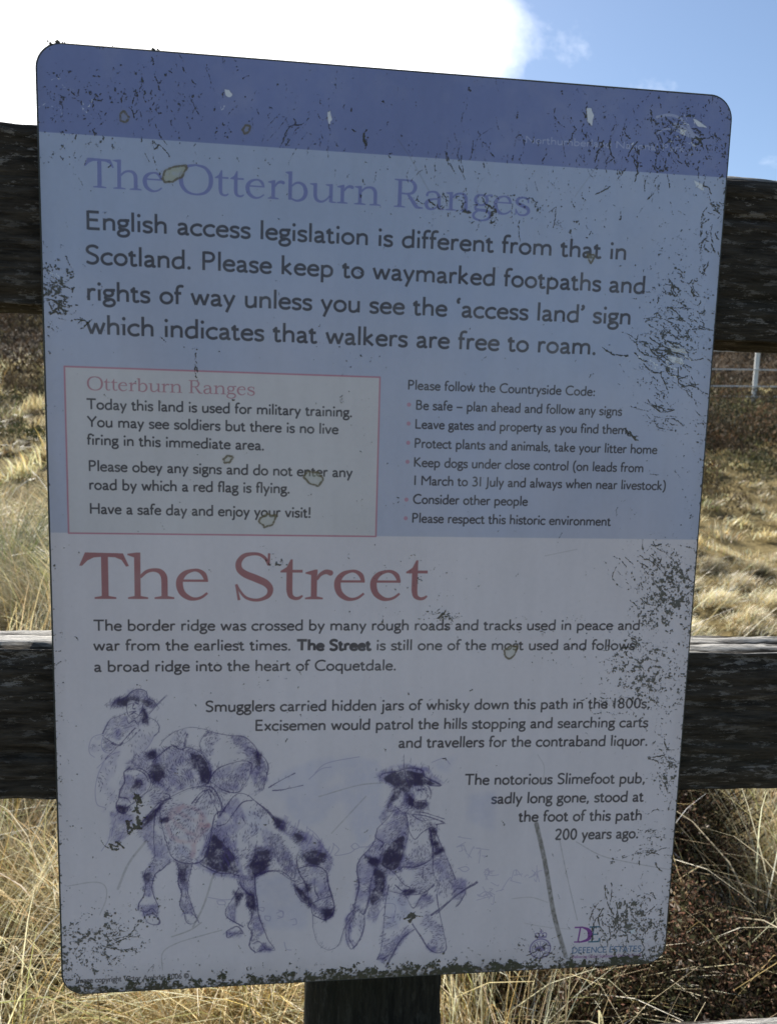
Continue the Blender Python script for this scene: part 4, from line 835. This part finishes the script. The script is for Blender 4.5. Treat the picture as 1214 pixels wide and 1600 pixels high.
o = mesh_obj('matted_grass', near[0], near[1], GRASS, col=near[2])
tag(o, 'pale dry moor grass matted over the ground just behind the rails', 'grass', kind='stuff')
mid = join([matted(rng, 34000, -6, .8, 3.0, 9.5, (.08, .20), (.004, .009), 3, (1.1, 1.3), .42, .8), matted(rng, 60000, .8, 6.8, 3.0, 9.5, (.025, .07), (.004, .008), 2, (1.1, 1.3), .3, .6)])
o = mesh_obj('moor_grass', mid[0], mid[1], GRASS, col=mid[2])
tag(o, 'straw coloured grass of the open slope beyond the fence', 'grass', kind='stuff')

# leafy sprigs: small triangles scattered along twigs
def sprigs(rng, base, tips, n_leaf, size, cols, spread=.012, low=.25):
    m = len(base); t = rng.uniform(low, 1, (m, n_leaf, 1)); bow = np.sin(t*np.pi)*rng.normal(0, .03, (m, 1, 3))
    p = base[:, None]*(1-t)+tips[:, None]*t+bow+rng.normal(0, spread, (m, n_leaf, 3))
    p = p.reshape(-1, 3); k = len(p); s = rng.uniform(size[0], size[1], (k, 1))
    a = rng.normal(0, 1, (k, 3)); a /= np.linalg.norm(a, axis=1, keepdims=True)
    b = rng.normal(0, 1, (k, 3)); b -= (b*a).sum(1, keepdims=True)*a; b /= np.linalg.norm(b, axis=1, keepdims=True)
    v = np.stack([p-a*s, p+b*s*.38, p+a*s, p-b*s*.38], 1).reshape(-1, 3)
    f = (np.arange(k)*4)[:, None]+np.arange(4)[None]
    c = cols[rng.integers(0, len(cols), k)]*rng.lognormal(0, .25, (k, 1))
    return v, f, np.repeat(c, 4, 0)
def twigs(base, tips, w, colr, rng):
    n = len(base); bow = rng.normal(0, .02, (n, 3)); mid_ = (base+tips)/2+bow
    P = np.stack([base, mid_, tips], 1); d = tips-base; s = np.cross(d, rng.normal(0, 1, (n, 3))); s /= np.linalg.norm(s, axis=1, keepdims=True)
    s2 = np.cross(d, s); s2 /= np.linalg.norm(s2, axis=1, keepdims=True)
    ws = np.array([1, .7, .35])*w/2
    ring = np.stack([s, -s*.5+s2*.87, -s*.5-s2*.87], 1)
    v = (P[:, :, None]+ring[:, None]*ws[None, :, None, None]).reshape(-1, 3)
    b = (np.arange(n)*9)[:, None]; F = []
    for k in range(2):
        for j in range(3):
            j2 = (j+1) % 3; F.append(np.concatenate([b+k*3+j, b+k*3+j2, b+k*3+3+j2, b+k*3+3+j], 1))
    return v, np.stack(F, 1).reshape(-1, 4), np.repeat(np.broadcast_to(colr, (n, 3)), 9, 0)
H_DARK = np.array([[.07, .058, .028], [.11, .08, .04], [.06, .062, .026], [.13, .08, .045], [.12, .11, .05]])
H_RED = np.array([[.20, .095, .06], [.27, .135, .085], [.15, .075, .045], [.34, .22, .15], [.12, .06, .035], [.22, .15, .08]])
def heather_mesh(seed, R, H, ns=560, leafs=105):
    r = np.random.default_rng(seed)
    b = np.concatenate([r.normal(0, R*.22, (ns, 2)), np.full((ns, 1), -.02)], 1)
    az = r.uniform(0, 2*np.pi, ns); rr = R*np.sqrt(r.random(ns)); top = H*np.sqrt(np.clip(1-(rr/R)**2*.75, .05, 1))*r.uniform(.6, 1.12, ns)
    tp = np.stack([rr*np.cos(az), rr*np.sin(az), top], 1)
    st = twigs(b, tp, .005, np.array([.05, .035, .022]), r)
    lf = sprigs(r, b, tp, leafs, (.0024, .0062), H_DARK, .015, .15)
    red = r.random(ns) < .55
    sd_ = sprigs(r, b[red], tp[red], int(leafs*.6), (.002, .0045), H_RED, .008, .62)
    pal = r.random(ns) < .16
    pl_ = sprigs(r, b[pal], tp[pal], 7, (.003, .0055), np.array([[.5, .42, .34], [.42, .33, .25]]), .006, .95)
    return st, lf, join([sd_, pl_])
def heather(name, seed, R, H, loc, label, group='heather bushes behind the fence', **kw):
    st, lf, fl = heather_mesh(seed, R, H, **kw)
    e = empty(name, loc); tag(e, label, 'heather bush', group)
    mesh_obj('stems', st[0], st[1], HEATH, e, st[2]); mesh_obj('foliage', lf[0], lf[1], HEATH, e, lf[2]); mesh_obj('faded_flowers', fl[0], fl[1], HEATH, e, fl[2])
    return e
def on(x, y, dz=0): return (x, y, float(ground_z(x, y))+dz)
def copy_tree(src, loc, rz, sc, label):
    c = src.copy(); COL.objects.link(c); c.location = loc; c.rotation_euler = (0, 0, rz); c.scale = (sc, sc, sc); c['label'] = label
    for ch in src.children:
        d = ch.copy(); COL.objects.link(d); d.parent = c
    return c
h1 = heather('heather_bush', 21, .27, .44, on(.60, .92), 'large dark heather bush filling the gap right of the sign below the middle rail', ns=620)
h2 = heather('heather_bush', 22, .24, .33, on(.45, .56), 'low reddish brown heather bush at the lower right corner of the sign')
h3 = copy_tree(h2, on(.72, .52), 2.1, .85, 'brown heather bush just above the lowest rail at the bottom right edge')
h4 = copy_tree(h1, on(.70, 1.55), 1.2, .85, 'dark heather bush behind the large one, its top showing under the middle rail')
h5 = copy_tree(h2, on(1.9, 4.6), .7, 1.5, 'dark heather clump farther up the pale slope, under the wire fence')

# tussocks
def tussock(seed, n, R, L, W, lean=None, col_gain=1.0):
    r = np.random.default_rng(seed)
    az = r.uniform(0, 2*np.pi, n); rr = R*np.sqrt(r.random(n))*.45
    root = np.stack([rr*np.cos(az), rr*np.sin(az), np.full(n, -.02)], 1)
    a2 = az+r.normal(0, .45, n)
    if lean is not None:
        k = r.random(n) < .45; a2[k] = lean+r.normal(0, .4, k.sum())
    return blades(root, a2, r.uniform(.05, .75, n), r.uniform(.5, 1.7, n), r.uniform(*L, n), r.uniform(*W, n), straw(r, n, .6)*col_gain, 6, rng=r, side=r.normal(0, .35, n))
def put_tussock(seed, n, R, L, W, loc, label, lean=None, g=1.0):
    v, f, c = tussock(seed, n, R, L, W, lean, g)
    e = empty('grass_tussock', loc); tag(e, label, 'grass tussock', 'dry grass tussocks behind the fence')
    mesh_obj('leaves', v, f, GRASS, e, c)['kind'] = 'stuff'
    return e
t1 = put_tussock(31, 1700, .22, (.20, .42), (.0016, .0036), on(.235, .62), 'pale golden grass tussock directly under the bottom right half of the sign', None, 1.05)
t2 = put_tussock(32, 1800, .26, (.22, .46), (.0016, .0036), on(-.62, .80), 'big straw tussock combed sideways at the lower left corner of the sign', 3.6)
t3 = put_tussock(33, 1500, .25, (.20, .42), (.0016, .0036), on(-.17, .66), 'dense straw tussock under the sign to the left of the post', 5.0)
t4 = put_tussock(34, 1500, .24, (.14, .30), (.0018, .004), on(.93, .98), 'pale straw tussock right of the large heather bush', 3.3, 1.1)
def copy_t(src, loc, rz, sc, label):
    return copy_tree(src, loc, rz, sc, label)
copy_t(t2, on(-1.02, 1.25), .6, 1.0, 'straw tussock at the left edge just below the middle rail')
copy_t(t3, on(-.52, 1.35), 1.6, 1.05, 'second row straw tussock behind the big combed one on the left')
copy_t(t1, on(-.85, .45), 2.9, .9, 'loose grass tussock in the bottom left corner of the view')
copy_t(t2, on(-1.25, 2.35), 2.6, .6, 'golden tussock seen between the left rails close behind the middle one')

# scattered dark rushes and sprigs on the pale slope, and the heather bank above it: nobody could count them
def clumps(rng, n, x0, x1, y0, y1, rad, hgt, leafs, size, cols, keep=None):
    cx = rng.uniform(x0, x1, n); cy = rng.uniform(y0, y1, n)
    if keep is not None:
        k = keep(cx, cy); cx, cy = cx[k], cy[k]
    n = len(cx); R = rng.uniform(*rad, n); Hh = rng.uniform(*hgt, n)
    a = rng.uniform(0, 2*np.pi, (n, leafs)); q = np.sqrt(rng.random((n, leafs)))
    x = cx[:, None]+R[:, None]*q*np.cos(a); y = cy[:, None]+R[:, None]*q*np.sin(a)
    z = ground_z(x, y)+Hh[:, None]*np.sqrt(np.clip(1-q*q, 0, 1))*rng.uniform(.45, 1.05, (n, leafs))
    p = np.stack([x, y, z], -1).reshape(-1, 3); k = len(p); s = rng.uniform(*size, (k, 1))
    A_ = rng.normal(0, 1, (k, 3)); A_[:, 2] = np.abs(A_[:, 2])+.6; A_ /= np.linalg.norm(A_, axis=1, keepdims=True)
    B_ = rng.normal(0, 1, (k, 3)); B_ -= (B_*A_).sum(1, keepdims=True)*A_; B_ /= np.linalg.norm(B_, axis=1, keepdims=True)
    v = np.stack([p-A_*s, p+B_*s*.3, p+A_*s, p-B_*s*.3], 1).reshape(-1, 3)
    f = (np.arange(k)*4)[:, None]+np.arange(4)[None]
    base = cols[rng.integers(0, len(cols), n)]
    c = np.repeat(base, leafs, 0)*rng.lognormal(0, .35, (k, 1))
    return v, f, np.repeat(np.clip(c, 0, .8), 4, 0)
S_D = np.array([[.07, .06, .035], [.10, .075, .045], [.05, .05, .028], [.12, .085, .05]])
c1 = join([clumps(rng, 1000, -5, 6, 2.2, 9.6, (.04, .14), (.03, .10), 60, (.006, .018), S_D*.8, lambda x, y: n2(x*.8+4, y*1.3) > .36),
           clumps(rng, 60, -4, 5.5, 5.2, 9.6, (.2, .45), (.12, .28), 420, (.010, .026), np.concatenate([H_DARK*1.3, S_D*.8])),
           clumps(rng, 230, 2.0, 8, 5.7, 8.6, (.25, .6), (.20, .44), 520, (.010, .026), np.concatenate([H_DARK*1.3, S_D*.7]), lambda x, y: n2(x*.9+9, y*1.6+2)+(y-5.7)*.2 > .52),
           clumps(rng, 40, 2.2, 6, 3.9, 5.6, (.15, .38), (.10, .26), 420, (.008, .022), H_DARK*1.2, lambda x, y: n2(x*1.3+9, y*1.6+2) > .42),
           clumps(rng, 34, -7, -1.0, 5.2, 9, (.2, .5), (.12, .3), 420, (.010, .026), np.concatenate([H_DARK*1.8, S_D]), lambda x, y: n2(x*.9+3, y*1.2+8) > .45)])
o = mesh_obj('dark_sprigs', c1[0], c1[1], HEATH, col=c1[2]); tag(o, 'small dark heather sprigs scattered through the pale grass slope', 'heather', kind='stuff')
BK = np.array([[.10, .068, .045], [.07, .048, .03], [.13, .09, .055], [.05, .04, .025], [.16, .13, .07]])
c2 = join([clumps(rng, 620, -9, 9, 8.6, 15, (.25, .6), (.2, .5), 190, (.018, .045), BK), clumps(rng, 700, -20, 20, 15, 42, (.5, 1.4), (.3, .8), 80, (.05, .12), BK)])
o = mesh_obj('heather_bank', c2[0], c2[1], HEATH, col=c2[2]); tag(o, 'brown heather covering the rising bank behind the wire fence', 'heather', kind='stuff')

# ------------------------------------------------------------------ the far post and wire fence
def tube(pts, r, k=6):
    pts = np.asarray(pts, float); n = len(pts); d = np.gradient(pts, axis=0); d /= np.linalg.norm(d, axis=1, keepdims=True)
    u = np.cross(d, [0, 0, 1.]); bad = np.linalg.norm(u, axis=1) < .1; u[bad] = np.cross(d[bad], [0, 1., 0]); u /= np.linalg.norm(u, axis=1, keepdims=True); w = np.cross(d, u)
    a = np.arange(k)*2*np.pi/k; r = np.broadcast_to(r, (n,))
    v = pts[:, None]+(u[:, None]*np.cos(a)[None, :, None]+w[:, None]*np.sin(a)[None, :, None])*r[:, None, None]
    i = np.arange(n-1)[:, None]*k; j = np.arange(k)[None]; j2 = (j+1) % k
    f = np.stack([i+j, i+j2, i+k+j2, i+k+j], -1).reshape(-1, 4)
    return v.reshape(-1, 3), f
def paint_mat(name, c, rough=.5):
    m, t, n, l, o = material(name); p = n('ShaderNodeBsdfPrincipled'); p.inputs['Roughness'].default_value = rough
    q = n('ShaderNodeTexNoise'); q.inputs['Scale'].default_value = 30; q.inputs['Detail'].default_value = 6
    r = n('ShaderNodeValToRGB'); e = r.color_ramp.elements; e[0].color = (*[k*.6 for k in c], 1); e[1].color = (*c, 1); e[0].position = .3; e[1].position = .55
    l(q.outputs['Fac'], r.inputs['Fac']); l(r.outputs['Color'], p.inputs['Base Color']); l(p.outputs[0], o.inputs['Surface']); return m
PALE = paint_mat('pale_fence', (.72, .72, .68)); WIRE = paint_mat('galvanised_wire', (.62, .63, .62), .35)
fy = 8.3
wf = empty('wire_fence', on(3.6, fy)); tag(wf, 'pale post and wire fence in front of the brown heather bank', 'fence')
fx0, fy0, fz0 = on(3.6, fy)
for k, px_ in enumerate((5.447, 5.447+2.6, 5.447+5.2, 5.447-2.6)):
    zb = float(ground_z(px_, fy)); rise = (px_-5.447)*.02
    v, f = tube([(px_-fx0, 0, zb-.3-fz0), (px_-fx0, 0, zb+.3-fz0), (px_-fx0+.005, 0, 2.35+rise-fz0)], .028, 10)
    mesh_obj('post', v, f, PALE, wf, smooth=True)
    c = v[20:30].mean(0)+[0, 0, .012]; cv = np.concatenate([v[20:30], v[20:30]*.5+c*.5+[0, 0, .004], [c]])
    cf = np.array([[j, (j+1) % 10, 10+(j+1) % 10, 10+j] for j in range(10)]); mesh_obj('post_cap', cv, cf, PALE, wf)
for hgt in (1.541, 1.667, 1.871, 2.096, 2.300):
    xs = np.linspace(5.447-2.6, 5.447+5.2, 40); zz = hgt+(xs-5.447)*.02-.006*np.sin((xs-5.447)/2.6*np.pi)**2
    v, f = tube(np.stack([xs-fx0, np.full(40, -.036), zz-fz0], 1), .0085, 6); mesh_obj('wire', v, f, WIRE, wf, smooth=True)

# ------------------------------------------------------------------ the timber fence
def timber(name, L, Hh, D, mat, parent, loc, seed, along='x', dense=.0022, bleach_sunlit=1.0):
    """a riven, weather-split length of timber with real grain relief"""
    r = np.random.default_rng(seed)
    # lengthways stations, closer together where the timber is in view
    a = np.arange(-.75, .75, dense); s = np.concatenate([np.linspace(-L/2, -.76, 120), a, np.linspace(.76, L/2, 120)]) if L > 1.6 else np.linspace(-L/2, L/2, int(L/dense))
    per = 2*(Hh+D); q = np.arange(0, per, .0021); m = len(q)
    rc = .004
    # cross-section outline, starting at the bottom front corner going up the front
    def outline(t):
        x = np.where(t < Hh, 0, np.where(t < Hh+D, t-Hh, np.where(t < 2*Hh+D, D, D-(t-2*Hh-D))))
        z = np.where(t < Hh, t, np.where(t < Hh+D, Hh, np.where(t < 2*Hh+D, Hh-(t-Hh-D), 0)))
        return x, z
    cx, cz = outline(q)
    nx_ = np.where(q < Hh, -1, np.where(q < Hh+D, 0, np.where(q < 2*Hh+D, 1, 0.)))*1.0
    nz_ = np.where(q < Hh, 0, np.where(q < Hh+D, 1, np.where(q < 2*Hh+D, 0, -1.)))*1.0
    for _ in range(3):
        cx = (np.roll(cx, 1)+cx*2+np.roll(cx, -1))/4; cz = (np.roll(cz, 1)+cz*2+np.roll(cz, -1))/4
        nx_ = (np.roll(nx_, 1)+nx_*2+np.roll(nx_, -1))/4; nz_ = (np.roll(nz_, 1)+nz_*2+np.roll(nz_, -1))/4
    n = len(s)
    g = vnoise(r, m, n, 2.6, 46, 3, True).T; g2 = vnoise(r, m, n, 9, 130, 3, True).T; rag = vnoise(r, m, n, 3, 5, 2, True).T
    crack = np.zeros((n, m))
    for _ in range(46):
        c0 = r.uniform(0, m); u0 = r.uniform(-.8, .8); ln = r.uniform(.04, .4); w = r.uniform(.5, 1.5); wav = r.uniform(-6, 6)
        cen = c0+wav*np.sin((s-u0)*r.uniform(3, 9))
        k = np.exp(-((np.arange(m)[None]-cen[:, None])/w)**2)*np.clip(1-((s-u0)/ln)**2, 0, 1)[:, None]**.5
        crack = np.maximum(crack, k*r.uniform(.4, 1))
    ridge = 1-np.abs(2*g-1)
    disp = (ridge-.6)*.0030+(g2-.5)*.005+(rag-.5)*.0012-crack*.0045
    edge = np.exp(-(np.minimum(np.abs(q-Hh), np.minimum(q, per-q))/.006)**2)[None]
    disp = disp-edge*np.clip(g2-.42, 0, 1)*.012-edge*(rag*.003)
    wob = (vnoise(r, 2, n, 2, 260, 2)[0]-.5)*.008
    X = cx[None]+nx_[None]*disp; Zz = cz[None]+nz_[None]*disp+wob[:, None]
    S = np.broadcast_to(s[:, None], X.shape)
    v = np.stack([S, X, Zz], -1) if along == 'x' else np.stack([Zz, X, S], -1)
    i = np.arange(n-1)[:, None]*m; j = np.arange(m)[None]; j2 = (j+1) % m
    f = np.stack([i+j, i+m+j, i+m+j2, i+j2], -1).reshape(-1, 4)
    if along != 'x': f = f[:, ::-1]
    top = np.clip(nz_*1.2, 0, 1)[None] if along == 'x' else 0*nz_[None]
    tint = np.zeros((n, m, 3)); tint[..., 0] = np.clip(bleach_sunlit*(top*(1-crack*1.2)*np.clip(.55+ridge*.6, 0, 1)), 0, 1)  # upward faces paler: weather bleaching plus sunlight put into the colour
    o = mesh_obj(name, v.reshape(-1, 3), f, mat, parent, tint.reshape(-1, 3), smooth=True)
    o.location = loc
    # closed ends
    return o
fence = empty('rail_fence', (0, .045, 0)); tag(fence, 'weathered dark timber post and rail fence that carries the sign', 'fence')
fe = .045
RT = .038                                   # rail thickness
for k, (top, hh, tl) in enumerate([(ZC+.2518, .1060, .011), (ZC-.0625, .105, .012), (ZC-.384, .106, .002), (ZC-.70, .106, 0)]):
    r = timber('rail', 3.9, hh, RT, RAIL, fence, (0, .005-fe, top-hh), 50+k, bleach_sunlit=.92); r.rotation_euler = (0, tl, 0)
for k, px_ in enumerate((.0055, -1.75, 1.75)):
    zb = float(ground_z(px_, .1)); Lp = ZC+.285-zb+.25
    r = timber('post', Lp, .104, .095, POST, fence, (px_-.051, .0005, zb-.25+Lp/2), 70+k, along='z', dense=.004)
    # sloped end grain
    v = np.array([(0, 0, 0), (.102, 0, 0), (.102, .095, 0), (0, .095, 0), (0, 0, .012), (.102, 0, .012), (.102, .095, .004), (0, .095, .004)], float)
    f = np.array([(0, 1, 5, 4), (1, 2, 6, 5), (2, 3, 7, 6), (3, 0, 4, 7), (4, 5, 6, 7), (3, 2, 1, 0)])
    c = mesh_obj('post_top', v, f, POST, fence, np.zeros((8, 3))+[.5, 0, 0]); c.location = (px_-.051, .0005, ZC+.285-.002)

# ------------------------------------------------------------------ the sign
col_px, grime_px, bare_px, (H0, B0, BOX) = paint_sign()
def image(name, a, colour=True):
    im = bpy.data.images.new(name, NX, NY, alpha=False, float_buffer=False)
    b = np.ones((NY, NX, 4), np.float32)
    if colour: b[..., :3] = np.where(a < .0031308, a*12.92, 1.055*np.maximum(a, 1e-6)**(1/2.4)-.055)
    else: b[..., :3] = a[..., None] if a.ndim == 2 else a; im.colorspace_settings.name = 'Non-Color'
    im.pixels.foreach_set(b[::-1].ravel()); im.update(); im.pack()
    return im
im_c = image('sign_print', col_px); gb = np.zeros((NY, NX, 3), np.float32); gb[..., 0] = grime_px; gb[..., 1] = bare_px
im_g = image('sign_grime', gb, False)
m, t, n, l, o = material('printed_laminate')
ic = n('ShaderNodeTexImage'); ic.image = im_c; ic.interpolation = 'Cubic'; ig = n('ShaderNodeTexImage'); ig.image = im_g
p = n('ShaderNodeBsdfPrincipled'); sp = n('ShaderNodeSeparateColor'); l(ig.outputs['Color'], sp.inputs[0])
l(ic.outputs['Color'], p.inputs['Base Color'])
tcd = n('ShaderNodeTexCoord'); q = n('ShaderNodeTexNoise'); q.inputs['Scale'].default_value = 14; q.inputs['Detail'].default_value = 6; l(tcd.outputs['Object'], q.inputs['Vector'])
mr = n('ShaderNodeMapRange'); mr.inputs['To Min'].default_value = .34; mr.inputs['To Max'].default_value = .56; mr.inputs['From Min'].default_value = .3; mr.inputs['From Max'].default_value = .7; l(q.outputs['Fac'], mr.inputs['Value'])
mx = n('ShaderNodeMix'); l(sp.outputs[0], mx.inputs[0]); l(mr.outputs[0], mx.inputs[2]); mx.inputs[3].default_value = .9
l(mx.outputs[0], p.inputs['Roughness'])
bp = n('ShaderNodeBump'); bp.inputs['Distance'].default_value = .0008; bp.inputs['Strength'].default_value = .8; l(sp.outputs[0], bp.inputs['Height']); l(bp.outputs[0], p.inputs['Normal'])
l(p.outputs[0], o.inputs['Surface']); PRINT = m
EDGE = paint_mat('panel_edge', (.045, .05, .045), .7)
sign = empty('information_sign', (0, 0, ZC)); tag(sign, 'scratched and algae stained white and blue information panel fixed to the rail fence', 'sign')
RAD = 14.0
def outline(x0, y0, x1, y1, r, corners):
    """outline in millimetres, y down, of a rectangle with the named corners rounded"""
    pts = []
    for key, cx, cy, a0 in (('tl', x0, y0, 180), ('tr', x1, y0, 270), ('br', x1, y1, 0), ('bl', x0, y1, 90)):
        if key in corners:
            ox = cx+r if 'l' in key else cx-r; oy = cy+r if 't' in key else cy-r
            for i in range(13):
                a = math.radians(a0+i*7.5); pts.append((ox+r*math.cos(a), oy+r*math.sin(a)))
        else: pts.append((cx, cy))
    return pts
def to_local(x, y, d=0): return ((x-SW/2)/1000, d, (SH/2-y)/1000)
def panel(name, loops, label=None):
    me = bpy.data.meshes.new(name); V, F = [], []
    for lp in loops:
        F.append(list(range(len(V), len(V)+len(lp)))[::-1]); V += [to_local(x, y, -.0015) for x, y in lp]
    me.from_pydata(V, [], [f[::-1] for f in F] if False else F); me.update()
    if me.polygons[0].normal.y > 0: me.flip_normals()
    uvl = me.uv_layers.new(name='UVMap')
    for lo in me.loops:
        v = me.vertices[lo.vertex_index].co; uvl.data[lo.index].uv = (v.x*1000/SW+.5, v.z*1000/SH+.5)
    me.materials.append(PRINT); o = bpy.data.objects.new(name, me); COL.objects.link(o); o.parent = sign
    if label: o['label'] = label
    return o
E_ = 1.4                                    # the print stops just short of the plate's edge
bx0, by0, bx1, by1 = BOX; bx0 -= .5; bx1 += .5; by0 -= .5
panel('header_band', [outline(E_, E_, SW-E_, H0, RAD, ('tl', 'tr'))], 'deep blue band with a faded park name in white')
panel('access_notice', [[(E_, H0), (SW-E_, H0), (SW-E_, by0), (E_, by0)], [(E_, by0), (bx0, by0), (bx0, B0), (E_, B0)]], 'pale blue field with the large notice about access')
panel('ranges_notice', [[(bx0, by0), (bx1, by0), (bx1, B0), (bx0, B0)]], 'pale box with a thin red outline')
panel('countryside_code', [[(bx1, by0), (SW-E_, by0), (SW-E_, B0), (bx1, B0)]], 'pale blue field with the bulleted list')
YM = 356.0
panel('street_notice', [[(E_, B0), (SW-E_, B0), (SW-E_, YM), (E_, YM)]], 'white field with the large red heading')
panel('smugglers_drawing', [outline(E_, YM, SW-E_, SH-E_, RAD, ('bl', 'br'))], 'white field with a violet pen drawing of pack ponies and smugglers')
# the plate itself
ol = outline(0, 0, SW, SH, RAD+.9, ('tl', 'tr', 'br', 'bl')); k = len(ol)
rows = []
for d, ins in ((.0032, .6), (.0026, 0), (-.0004, 0), (-.0013, .7)):
    rows.append([to_local(x+(SW/2-x)*ins/(SW/2), y+(SH/2-y)*ins/(SH/2), d) for x, y in ol])
V = [p_ for r_ in rows for p_ in r_]; F = [(i*k+j, i*k+(j+1) % k, (i+1)*k+(j+1) % k, (i+1)*k+j) for i in range(3) for j in range(k)]
me = bpy.data.meshes.new('metal_plate'); me.from_pydata(V, [], F+[tuple(range(k)), tuple(range(3*k, 4*k))[::-1]]); me.update(); me.materials.append(EDGE)
o = bpy.data.objects.new('metal_plate', me); COL.objects.link(o); o.parent = sign
# lichen sitting on the top edge
LICH = paint_mat('lichen', (.10, .085, .05), .95)
for (xx, yy, s_) in ((12.5, -.2, 2.2), (15.5, -.4, 1.2), (44, -.1, 1.5), (67, -.2, 2.1), (72, 0, 1.1), (89, 0, .9), (9.6, 1.2, 1.4), (184, 0, .8)):
    r = np.random.default_rng(int(xx*10)); T = []
    for j in range(9):
        c = np.array([(xx-SW/2)/1000, .001, (SH/2-yy-.4)/1000])+r.normal(0, .0005*s_, 3)*(1.8, .8, .5); rad = .0006*s_*r.uniform(.5, 1.1)
        a = np.array([(0, 0, 1), (1, 0, 0), (0, 1, 0), (-1, 0, 0), (0, -1, 0), (0, 0, -1)], float)*rad*r.uniform(.7, 1.3, (6, 1))+c
        T.append((a, np.array([(0, 1, 2), (0, 2, 3), (0, 3, 4), (0, 4, 1), (5, 2, 1), (5, 3, 2), (5, 4, 3), (5, 1, 4)]), a*0))
    v, f, _ = join(T); mesh_obj('lichen_tuft', v, f, LICH, sign, smooth=True)
